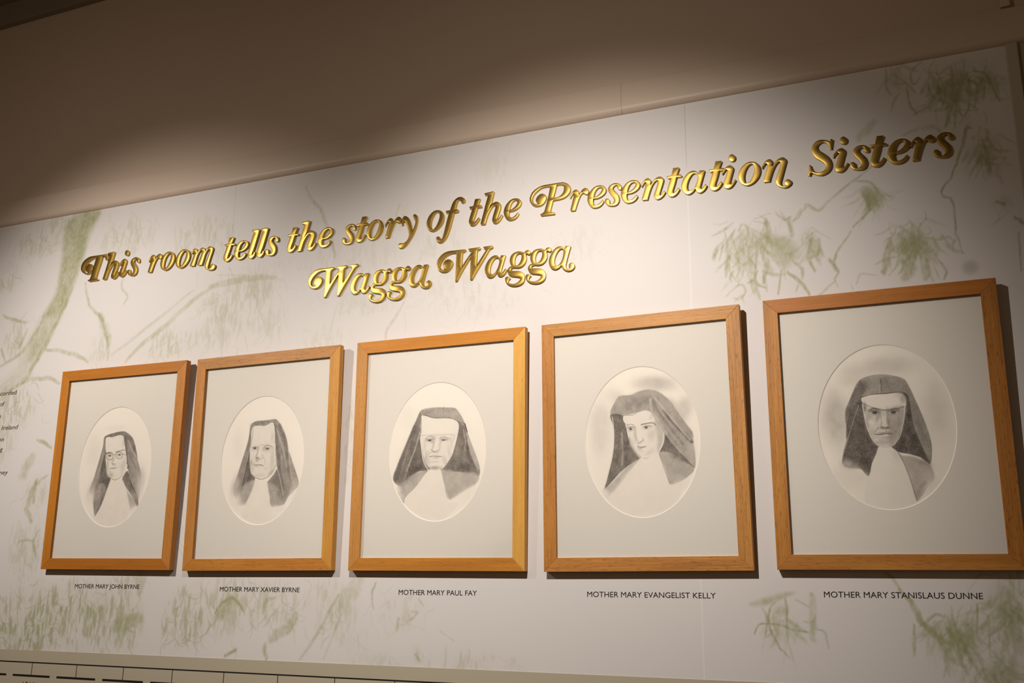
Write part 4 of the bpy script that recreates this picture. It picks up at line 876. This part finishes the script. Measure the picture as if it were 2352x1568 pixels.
('P', 0.05, 1, 8, '460 394 601 517 534 172 404 -194 135 -517 320 -141 426 77'),
('L', 0.03, 0.95, 29, 11, '-502 471 -497 218 -418 -236 -270 -503'),
('P', 0.06, 1, 11, '-475 424 460 394 426 77 322 -216 134 -480 -31 -524 -200 -481 -375 -263 -445 15'),
('L', 0.35, 0.7, 13, 11, '-475 424 57 399 460 394 437 176'),
('L', 0.55, 0.8, 21, 13, '-369 326 -252 383 -139 353 -109 289'),
('L', 0.5, 0.8, 21, 13, '53 314 184 347 338 293'),
('B', 0.3, 0.6, 0, '-110 326 70 63'),
('B', 0.35, 0.6, 0, '-249 278 141 45'),
('B', 0.35, 0.6, 0, '200 262 139 40'),
('B', 0.8, 0.9, 0, '-244 272 56 23'),
('B', 0.8, 0.9, 0, '172 263 56 20'),
('L', 0.6, 0.8, 13, 8, '-363 283 -278 301 -165 274'),
('L', 0.6, 0.8, 13, 8, '88 272 185 287 297 262'),
('L', 0.28, 0.7, 43, 32, '-94 250 -127 126 -172 16'),
('L', 0.2, 0.6, 37, 32, '61 218 79 67'),
('L', 0.66, 0.85, 16, 11, '-177 9 -129 -18 -72 -26'),
('L', 0.62, 0.8, 16, 11, '-45 -17 25 0 75 18'),
('L', 0.72, 0.9, 16, 11, '-237 -164 -125 -148 -41 -164 127 -168'),
('B', 0.3, 0.6, 0, '-68 -195 112 17'),
('L', 0.35, 0.6, 13, 11, '-123 -210 44 -210'),
('B', 0.24, 0.6, -0.1, '-323 -90 70 175'),
('B', 0.22, 0.6, 0.2, '345 -43 55 198'),
('B', 0.45, 0.75, 0, '-75 -460 223 54'),
('B', 0.25, 0.6, -0.5, '-289 -316 84 124'),
('B', 0.2, 0.5, 0, '-65 -300 140 35'),
('P', 0.38, 0.9, 37, '-283 -515 -417 -734 -663 -999 -976 -1374 -1232 -1033 -1038 -839 -760 -623 -536 -544'),
('B', 0.02, 0.7, -0.5, '-1138 -1234 143 173'),
('P', 0.36, 0.9, 41, '141 -530 632 -591 1039 -614 1216 -712 1138 -903 805 -1087 482 -1260 346 -1257 227 -901'),
('B', 0.02, 0.8, 0.5, '996 -1236 400 192'),
('B', 0.3, 0.5, 0, '420 -931 109 219'),
('L', 0.7, 0.7, 16, 11, '-283 -515 -418 -709 -526 -854'),
('L', 0.55, 0.7, 16, 10, '130 -529 197 -802 318 -1256'),
('L', 0.7, 0.7, 26, 15, '1007 -316 1189 -699'),
('P', 0.04, 1, 8, '-261 -521 -31 -541 113 -534 198 -814 319 -1269 375 -1367 649 -1421 4 -1855 -948 -1375 -581 -902'),
('B', 0.03, 0.9, -0.4, '-1204 -1009 143 125'),
('B', 0.03, 0.85, 0.4, '914 -1162 348 144'),
('L', 0.9, 0.95, 24, 11, '-266 273 -221 271'),
('L', 0.9, 0.95, 24, 11, '149 264 194 262'),
('B', 0.25, 0.6, 0, '-163 228 51 60'),
('B', 0.25, 0.6, 0, '95 217 34 60'),
('B', 0.02, 0.7, 0, '-49 148 34 150'),
('B', 0.2, 0.6, 0, '-387 163 51 151'),
('B', 0.22, 0.6, 0.1, '395 203 39 149'),
('B', 0.3, 0.6, -0.25, '-347 -239 62 150'),
('B', 0.28, 0.6, 0.45, '227 -286 69 148'),
('L', 0.5, 0.6, 13, 11, '-212 -45 -252 -118'),
('B', 0.18, 0.6, 0, '-42 -102 56 20'),
('L', 0.55, 0.7, 11, 8, '-220 231 -163 218 -121 231'),
('B', 0.45, 0.7, 0, '-244 302 124 25'),
('B', 0.42, 0.7, 0, '193 292 122 25'),
('L', 0.95, 0.95, 24, 11, '-272 274 -215 271'),
('L', 0.95, 0.95, 24, 11, '144 262 200 259'),
('B', 0.4, 0.7, 0, '-72 -46 129 20'),
('B', 0.4, 0.6, 0, '-55 -146 112 15'),
('B', 0.2, 0.6, 0, '64 93 39 100'),
('B', 0.02, 0.8, 0, '-300 59 51 50')],
[
('B', 0.3, 0.75, -0.1, '387 1357 534 190'),
('B', 0.16, 0.8, 0, '-1031 370 291 761'),
('B', 0.24, 0.7, -0.5, '1043 641 224 396'),
('B', 0.14, 0.6, 0, '-692 1144 238 206'),
('P', 0.4, 1, 23, '-770 681 -643 986 -507 1117 -244 1123 19 1206 279 1220 531 1104 775 859 964 546 1174 236 1267 82 1257 -137 1286 -310 1266 -733 974 -391 736 -109 558 149 402 383 318 539 234 683 107 729 -102 680 -338 632 -442 639'),
('B', 0.52, 0.75, 0.15, '-94 934 387 140'),
('B', 0.28, 0.6, -0.3, '-512 951 131 179'),
('B', 0.3, 0.6, 0, '121 1135 283 64'),
('B', 0.3, 0.6, 0.7, '723 813 151 175'),
('B', 0.26, 0.6, 0, '1174 -328 123 267'),
('L', 0.56, 0.8, 65, 40, '321 967 414 708 582 446 796 135 1009 -148'),
('L', 0.68, 0.85, 75, 30, '591 671 758 423 997 148 1233 -117'),
('L', 0.22, 0.75, 45, 30, '373 989 616 669 855 354 1186 -60'),
('L', 0.24, 0.8, 51, 35, '244 973 285 692 453 405 645 119'),
('L', 0.5, 0.6, 40, 30, '575 272 741 14 931 -218'),
('P', 0.68, 1, 13, '-771 673 -443 626 -383 432 -340 126 -209 -232 -62 -439 -297 -577 -562 -763 -829 -1026 -990 -1169 -904 -898 -759 -380 -701 46 -712 402'),
('L', 0.42, 0.8, 51, 36, '-495 185 -481 -218 -504 -567'),
('L', 0.76, 0.6, 77, 46, '-566 443 -565 38 -631 -461'),
('B', 0.74, 0.6, 0.4, '-366 -274 129 224'),
('L', 0.03, 0.9, 18, 10, '-727 607 -701 401 -695 45 -754 -380 -899 -899 -989 -1156'),
('P', 0.3, 0.9, 35, '-62 -451 -434 -819 -864 -1371 -1003 -1193 -750 -979 -429 -670'),
('B', 0.02, 0.8, 0, '-916 -1369 156 148'),
('P', 0.7, 1, 12, '569 123 736 -109 974 -391 1266 -733 967 -550 726 -367 476 -317 400 -326 512 -171 559 0'),
('P', 0.38, 0.9, 20, '425 -339 677 -340 968 -525 1254 -740 1098 -931 846 -1066 659 -1083 561 -738'),
('B', 0.03, 0.8, 0.3, '942 -1118 318 120'),
('B', 0.6, 0.6, -0.5, '871 -460 222 73'),
('P', 0.04, 1, 8, '-438 613 -207 631 54 702 208 679 316 488 95 389 -112 385 -396 420'),
('L', 0.6, 0.7, 15, 13, '-443 629 -208 624 -102 675 106 724 234 685'),
('B', 0.2, 0.6, 0, '254 543 51 75'),
('P', 0.05, 1, 10, '-383 419 -112 385 95 389 316 476 475 303 557 124 524 -73 401 -313 245 -429 66 -450 -61 -426 -208 -207 -329 75 -362 279'),
('P', 0.3, 0.8, 65, '340 449 499 277 558 149 523 -97 388 -313 399 -16 358 235'),
('L', 0.32, 0.7, 56, 41, '-316 62 -208 -207 -61 -414'),
('L', 0.02, 0.95, 22, 10, '559 124 547 -49 467 -230 400 -326'),
('L', 0.55, 0.8, 15, 10, '-359 375 -267 399 -177 363 -153 291'),
('L', 0.65, 0.85, 25, 15, '4 372 172 397 300 394 354 341'),
('B', 0.3, 0.6, 0, '-244 284 103 60'),
('B', 0.3, 0.6, 0, '143 298 115 55'),
('B', 0.7, 0.9, 0, '-270 286 41 35'),
('B', 0.75, 0.9, 0, '123 300 44 33'),
('L', 0.6, 0.8, 13, 8, '-347 316 -269 339 -191 319'),
('L', 0.62, 0.8, 13, 8, '61 314 144 334 284 310'),
('L', 0.3, 0.7, 10, 8, '-324 246 -220 235'),
('L', 0.3, 0.7, 41, 31, '-145 316 -145 165 -129 1'),
('L', 0.62, 0.85, 15, 10, '26 42 55 -9 -10 -38 -80 -74'),
('B', 0.2, 0.6, 0, '-87 -39 51 50'),
('L', 0.7, 0.9, 18, 10, '-103 -153 -28 -187 101 -164'),
('B', 0.42, 0.7, -0.1, '-54 -215 61 17'),
('B', 0.35, 0.7, 0, '-91 -151 26 30'),
('L', 0.25, 0.6, 20, 15, '-94 -263 21 -281'),
('L', 0.4, 0.7, 25, 18, '-36 -428 91 -456 219 -433'),
('P', 0.04, 1, 7, '-62 -451 91 -466 400 -350 444 -513 558 -812 659 -1095 967 -1119 671 -1710 -85 -1882 -867 -1470 -569 -1011'),
('L', 0.45, 0.8, 17, 12, '420 -351 547 -762 657 -1088'),
('L', 0.35, 0.7, 15, 13, '-62 -451 -382 -796 -757 -1251'),
('B', 0.04, 0.8, -0.2, '-978 -1231 130 111'),
('L', 0.9, 0.95, 28, 10, '-281 286 -255 282'),
('L', 0.9, 0.95, 28, 10, '110 298 138 299'),
('B', 0.0, 0.7, 0, '-317 276 21 15'),
('B', 0.0, 0.7, 0, '79 292 15 13'),
('B', 0.0, 0.7, 0, '184 296 20 13'),
('B', 0.22, 0.7, -0.2, '238 93 102 149'),
('B', 0.3, 0.6, 0, '-170 167 36 125'),
('B', 0.02, 0.7, 0, '-42 134 26 150'),
('B', 0.15, 0.6, -0.3, '-229 -56 67 100'),
('B', 0.2, 0.6, 0.5, '198 -303 127 62'),
('L', 0.5, 0.7, 13, 10, '-101 -68 -50 -91 8 -59'),
('B', 0.3, 0.6, 0, '-346 379 36 35'),
('B', 0.3, 0.5, 0.6, '376 384 36 60'),
('B', 0.4, 0.7, 0, '-256 318 83 23'),
('B', 0.4, 0.7, 0.1, '157 323 102 23'),
('L', 0.95, 0.95, 28, 10, '-283 284 -252 280'),
('L', 0.95, 0.95, 28, 10, '107 296 140 296'),
('B', 0.4, 0.7, 0, '-14 -163 67 12')],
[
('B', 0.3, 0.75, 0, '-1045 248 309 651'),
('B', 0.22, 0.7, 0, '97 1335 597 226'),
('B', 0.16, 0.7, 0, '1038 276 265 628'),
('B', 0.16, 0.7, 0, '-601 1159 330 279'),
('P', 0.5, 1, 12, '-452 1072 -246 1146 13 1160 265 1108 466 1018 564 824 693 444 790 119 843 -176 901 -420 896 -612 840 -874 664 -723 446 -641 141 -482 -133 -470 -342 -804 -424 -972 -629 -916 -861 -883 -960 -780 -920 -534 -813 -191 -828 110 -823 361 -709 632 -569 928'),
('P', 0.78, 1, 17, '-446 666 -670 504 -728 356 -793 108 -786 -142 -912 -535 -958 -756 -861 -883 -625 -867 -433 -1093 -342 -804 -189 -455 -324 -240 -395 62 -440 414'),
('P', 0.8, 1, 12, '419 722 526 628 549 354 585 -40 673 -337 841 -866 664 -723 469 -642 225 -584 97 -468 249 -268 394 117 463 409 474 557'),
('P', 0.5, 1, 12, '534 727 790 119 901 -420 844 -826 690 -410 589 8 542 552'),
('B', 0.62, 0.6, 0.3, '716 -96 67 218'),
('B', 0.4, 0.5, 0.2, '791 -536 55 168'),
('P', 0.66, 1, 20, '-452 1067 -765 509 -816 348 -821 110 -726 381 -522 595 -346 748 -369 914'),
('L', 0.75, 0.8, 63, 34, '-641 578 -730 331 -786 33 -815 -216'),
('L', 0.42, 0.7, 24, 15, '-529 495 -673 127 -790 -192 -879 -462'),
('L', 0.42, 0.7, 19, 10, '-815 -216 -906 -510 -955 -706'),
('P', 0.43, 1, 14, '-443 704 -337 861 -441 1058 -246 1146 13 1160 265 1108 466 1018 540 801 420 739 283 748 5 737 -276 731'),
('B', 0.7, 0.8, -0.5, '-406 891 106 151'),
('P', 0.53, 0.8, 24, '1 1064 264 1096 465 1006 517 802 398 748 -18 744'),
('L', 0.85, 0.9, 12, 7, '-17 1066 -25 739'),
('L', 0.15, 0.8, 10, 7, '-451 1084 -245 1153 14 1167 266 1116 444 1032'),
('L', 0.3, 0.7, 12, 10, '-50 942 -53 746'),
('P', 0.05, 1, 7, '-451 661 -278 713 49 712 281 719 414 660 459 508 422 411 161 365 -23 369 -227 439 -431 539'),
('B', 0.4, 0.8, 0, '408 586 68 111'),
('B', 0.2, 0.6, 0, '323 666 91 50'),
('L', 0.85, 0.9, 14, 7, '-445 671 -230 722 50 726 329 740 446 713 503 629 533 429'),
('P', 0.12, 1, 7, '-443 540 -227 439 -23 369 208 370 413 417 410 264 352 21 251 -243 147 -410 50 -478 -42 -486 -176 -431 -303 -265 -389 -13 -428 263'),
('P', 0.38, 0.8, 52, '80 353 413 412 363 21 211 -315 75 -455 46 -233 66 86'),
('L', 0.75, 0.85, 24, 19, '-432 527 -229 421 -24 359 207 355 405 405'),
('B', 0.6, 0.8, 0, '-403 437 42 112'),
('B', 0.35, 0.8, -0.15, '-368 110 51 223'),
('L', 0.65, 0.8, 22, 17, '-341 353 -253 403 -127 375'),
('L', 0.7, 0.8, 24, 17, '137 354 253 367 323 319'),
('B', 0.42, 0.7, 0, '-76 280 60 99'),
('B', 0.5, 0.7, 0, '68 296 41 111'),
('B', 0.4, 0.6, 0, '-202 312 139 65'),
('B', 0.45, 0.6, 0, '202 301 126 59'),
('B', 0.85, 0.95, 0, '-199 312 56 35'),
('B', 0.88, 0.95, 0, '188 297 55 35'),
('L', 0.75, 0.8, 12, 7, '-305 331 -234 352 -142 334 -103 294'),
('L', 0.75, 0.8, 12, 7, '110 294 170 328 250 323 297 283'),
('L', 0.45, 0.7, 10, 10, '-297 285 -206 260 -112 270'),
('L', 0.5, 0.7, 10, 10, '119 261 198 242 280 267'),
('L', 0.4, 0.6, 33, 29, '-69 217 -61 118 -96 21'),
('L', 0.45, 0.7, 29, 19, '53 211 36 112 61 25'),
('B', 0.06, 0.7, 0, '-9 102 37 99'),
('B', 0.72, 0.9, -0.2, '-71 -20 37 17'),
('B', 0.75, 0.9, 0.1, '48 -32 46 20'),
('B', 0.5, 0.7, 0, '-8 -46 115 25'),
('L', 0.55, 0.7, 19, 12, '8 -71 8 -128'),
('B', 0.5, 0.7, 0, '7 -148 103 25'),
('L', 0.82, 0.95, 14, 10, '-231 -170 -111 -184 5 -172 153 -189'),
('B', 0.12, 0.6, 0, '-21 -210 80 17'),
('L', 0.48, 0.7, 14, 12, '-103 -231 -1 -246 104 -231'),
('L', 0.4, 0.7, 29, 24, '-146 -26 -221 -109 -238 -170'),
('L', 0.4, 0.7, 28, 24, '141 -41 191 -142'),
('B', 0.34, 0.7, 0, '-19 -341 183 64'),
('B', 0.1, 0.6, 0, '-39 -291 69 34'),
('B', 0.3, 0.7, -0.6, '-214 -319 92 98'),
('L', 0.04, 0.9, 14, 7, '-439 527 -428 263 -390 11 -307 -265 -181 -431'),
('L', 0.1, 0.85, 19, 9, '437 435 398 166 287 -221 146 -422'),
('P', 0.04, 1, 7, '-178 -456 -43 -499 73 -475 202 -583 300 -781 389 -1073 455 -1362 520 -1660 -10 -1850 -525 -1719 -491 -1261 -393 -1022 -281 -758'),
('B', 0.14, 0.6, 0.3, '151 -653 57 145'),
('P', 0.34, 0.9, 23, '203 -570 287 -659 487 -687 661 -759 839 -886 904 -1162 743 -1370 521 -1648 446 -1338 389 -1073 300 -781'),
('B', 0.03, 0.85, -0.6, '897 -1375 262 212'),
('B', 0.5, 0.6, -0.3, '698 -844 177 72'),
('L', 0.7, 0.8, 14, 9, '206 -583 299 -785 389 -1073 459 -1374 516 -1653'),
('L', 0.45, 0.6, 69, 69, '530 -1530 611 -1366 709 -1250'),
('B', 0.05, 0.85, -0.2, '-881 -1176 395 219'),
('B', 0.3, 0.5, 0, '-787 -836 210 123'),
('B', 0.05, 0.95, -0.35, '-919 -1040 257 135'),
('B', 0.06, 0.9, 0.3, '-598 -1137 162 121'),
('B', 0.25, 0.6, -0.2, '-856 -809 140 98'),
('L', 0.95, 0.95, 36, 10, '-220 313 -176 308'),
('L', 0.95, 0.95, 36, 10, '165 298 211 295'),
('B', 0.0, 0.8, 0, '-279 304 23 12'),
('B', 0.0, 0.8, 0, '109 287 18 12'),
('B', 0.0, 0.8, 0, '258 283 18 12'),
('L', 0.75, 0.7, 17, 14, '-303 366 -207 405 -103 384'),
('L', 0.8, 0.7, 17, 14, '134 365 243 383 320 334'),
('B', 0.3, 0.6, -0.2, '-318 157 70 124'),
('B', 0.06, 0.7, 0, '-276 92 65 54'),
('B', 0.5, 0.7, -0.1, '299 73 50 171'),
('B', 0.45, 0.6, -0.4, '185 -216 68 122'),
('B', 0.04, 0.7, 0, '-48 191 23 148'),
('B', 0.45, 0.6, -0.3, '-152 197 37 99'),
('L', 0.85, 0.8, 12, 7, '-99 -19 -65 -30 -30 -22 10 -39 57 -32'),
('B', 0.06, 0.5, 0, '-12 -95 32 20'),
('B', 0.05, 0.6, -0.3, '-296 455 93 35'),
('B', 0.6, 0.7, 0, '-192 349 120 37'),
('B', 0.62, 0.7, 0, '200 331 114 37'),
('L', 0.95, 0.95, 34, 10, '-221 311 -177 306'),
('L', 0.95, 0.95, 33, 10, '165 296 211 293'),
('B', 0.5, 0.7, 0, '72 98 28 103'),
('B', 0.55, 0.7, 0, '-9 -58 96 22'),
('B', 0.36, 0.6, 0, '-3 -275 103 22'),
('B', 0.32, 0.6, -0.3, '-293 -130 60 89'),
('B', 0.05, 0.8, 0, '-309 119 60 64'),
('B', 0.05, 0.8, 0, '-212 -295 55 39'),
('L', 0.85, 0.8, 14, 7, '-222 -176 -111 -176 5 -172 146 -189'),
('B', 0.45, 0.7, -0.1, '-85 -148 83 15'),
('B', 0.45, 0.7, 0.1, '93 -157 64 15'),
('B', 0.4, 0.6, 0, '360 267 32 147')]]
FW, FT, FH, REC = .0330, .0190, .62, .009          # member width, depth, frame height, depth of the rebate
OA, OB = .1440, .1838                               # half axes of the oval opening
TILT = 0.02100                                     # the tops lean out from the wall on their wires
paper = np.array((238, 229, 217.0)); graphite = np.array((72, 64, 58.0))
def drawing_mesh(k, oc):
    cvp = Canvas(oc[0] - OA - .004, oc[0] + OA + .004, oc[1] - OB - .004, oc[1] + OB + .004, .00072)
    for it in PENCIL[k]:
        v = pairs(it[-1], 1e-4); q = [float(t) for t in it[1:-1]]
        if it[0] == 'P': cvp.poly(q[0], q[1], q[2] * 1e-4, v)
        elif it[0] == 'L': cvp.line(q[0], q[1], q[2] * 1e-4, q[3] * 1e-4, v)
        else: cvp.blob(q[0], q[1], v[0][0], v[0][1], v[1][0], v[1][1], q[2])
    g1 = cvp.noise(.0019, .0019, 40 + k, 2); g2 = cvp.noise(.012, .016, 60 + k, 3)
    d = cvp.D; d = d * (1 + .34 * (g1 - .5) * np.clip(d * 3, 0, 1) + .40 * (g2 - .5)) + .02 * (g2 - .4)
    d = np.clip(d, 0, 1)[..., None]
    return grid_mesh('drawing', cvp.X, cvp.Z, 0, lin(paper * (1 - d) + graphite * d).astype(np.float32), .0008)
def member_bm(L):
    """one mitred moulding: x along its length, z across (outer edge at z = 0), y into the wall"""
    bm = bmesh.new(); h = L / 2
    pr = [(-h, 0, 0), (h, 0, 0), (h - FW, 0, -FW), (-h + FW, 0, -FW)]
    a = [bm.verts.new(p) for p in pr]; b = [bm.verts.new((p[0], FT, p[2])) for p in pr]
    bm.faces.new(a); bm.faces.new(b[::-1])
    for i in range(4): bm.faces.new((a[i], b[i], b[(i + 1) % 4], a[(i + 1) % 4]))
    bmesh.ops.recalc_face_normals(bm, faces=bm.faces)
    return bm
def mat_bm(w, h, oc, y0, y1):
    bm = bmesh.new(); n = 128; ro, ri, rb, ou = [], [], [], []
    for i in range(n):
        a = 2 * math.pi * i / n; c, s = math.cos(a), math.sin(a)
        ro.append(bm.verts.new((oc[0] + OA * c, y0, oc[1] + OB * s))); ri.append(bm.verts.new((oc[0] + (OA - .0017) * c, y1, oc[1] + (OB - .0017) * s)))
        t = min((w / 2) / abs(c) if abs(c) > 1e-6 else 9, (h / 2) / abs(s) if abs(s) > 1e-6 else 9); ou.append(bm.verts.new((t * c, y0, t * s)))
    ca = [bm.verts.new((sx * w / 2, y0, sz * h / 2)) for sx, sz in ((1, 1), (-1, 1), (-1, -1), (1, -1))]
    ai = math.atan2(h, w)
    cang = [ai, math.pi - ai, math.pi + ai, 2 * math.pi - ai]
    for i in range(n):
        j = (i + 1) % n; a0, a1 = 2 * math.pi * i / n, 2 * math.pi * (i + 1) / n
        k = [q for q in range(4) if a0 < cang[q] <= a1]
        f = [ro[i], ou[i]] + ([ca[k[0]]] if k else []) + [ou[j], ro[j]]
        bm.faces.new(f); g = bm.faces.new((ri[i], ro[i], ro[j], ri[j])); g.material_index = 1
    bmesh.ops.recalc_face_normals(bm, faces=bm.faces)
    if sum(f.normal.y for f in bm.faces) > 0: bmesh.ops.reverse_faces(bm, faces=bm.faces)
    return bm
FRAMES = [
((-0.0, -0.0279, 1.9714), 0.5043, -0.00519, (-0.0035, -0.0011)),
((0.5477, -0.0279, 1.9691), 0.5038, 0.00352, (-0.0027, -0.001)),
((1.1072, -0.0279, 1.9693), 0.5071, -0.00256, (-0.0015, -0.0012)),
((1.6622, -0.0279, 1.9694), 0.506, 0.0067, (-0.0003, -0.0021)),
((2.218, -0.028, 1.9729), 0.4988, -0.00139, (0.0004, 0.0004))]
TONES = [[((200, 126, 36), 0.25), ((206, 138, 60), 0.5), ((192, 118, 34), 0.3), ((204, 130, 40), 0.3)], [((208, 148, 78), 0.9), ((218, 156, 66), 0.5), ((208, 138, 54), 0.8), ((208, 142, 66), 0.6)], [((216, 142, 50), 0.3), ((236, 178, 82), 0.35), ((208, 138, 50), 0.45), ((214, 152, 76), 0.6)], [((212, 150, 70), 0.8), ((214, 152, 74), 1.0), ((210, 144, 70), 0.9), ((208, 142, 64), 0.9)], [((196, 122, 42), 0.4), ((196, 130, 54), 1.0), ((200, 134, 58), 0.7), ((208, 142, 60), 0.9)]]
WHO = [
'leftmost oak-framed oval pencil drawing, nun in dark veil wearing round glasses',
'oak-framed oval pencil drawing second from left, nun with tall white forehead band',
'middle oak-framed oval pencil drawing, front-facing nun with wide dark veil',
'oak-framed oval pencil drawing second from right, nun looking down in draped grey veil',
'rightmost oak-framed oval pencil drawing, stern nun under veil with centre seam']
for k, (loc, W, roll, oc) in enumerate(FRAMES):
    Rm = Matrix.Rotation(TILT, 4, 'X') @ Matrix.Rotation(-roll, 4, 'Y')
    root = tag(empty('framed_portrait'), WHO[k], 'framed portrait', 'framed portraits in a row')
    root.matrix_world = Matrix.Translation(loc) @ Rm @ Matrix.Translation((0, FT, -FH / 2))
    O = Matrix.Translation((0, -FT, FH / 2))
    for q, (nm, L, dx, dz, ang) in enumerate((('frame_rail', W, 0, FH / 2, 0), ('frame_stile', FH, W / 2, 0, 90), ('frame_rail', W, 0, -FH / 2, 180), ('frame_stile', FH, -W / 2, 0, 270))):
        o = obj(nm, member_bm(L), M_wood, root, bevel=.0007); o.matrix_local = O @ Matrix.Translation((dx, 0, dz)) @ Matrix.Rotation(math.radians(ang), 4, 'Y')
        t, grain = TONES[k][q]; o.color = tuple(lin(t)) + (grain,)
    iw, ih = W - 2 * FW, FH - 2 * FW
    o = obj('mat_board', mat_bm(iw, ih, oc, REC, REC + .0017), [M_mat, M_core], root); o.matrix_local = O
    o = link('drawing', drawing_mesh(k, oc), M_draw, root); o.matrix_local = O @ Matrix.Translation((0, REC + .0019, 0))
    o = obj('glass', box_bm(-iw / 2, iw / 2, REC - .0024, REC - .0006, -ih / 2, ih / 2), M_glass, root); o.matrix_local = O
    o = obj('backing_board', box_bm(-iw / 2, iw / 2, REC + .0032, FT - .001, -ih / 2, ih / 2), M_back, root); o.matrix_local = O
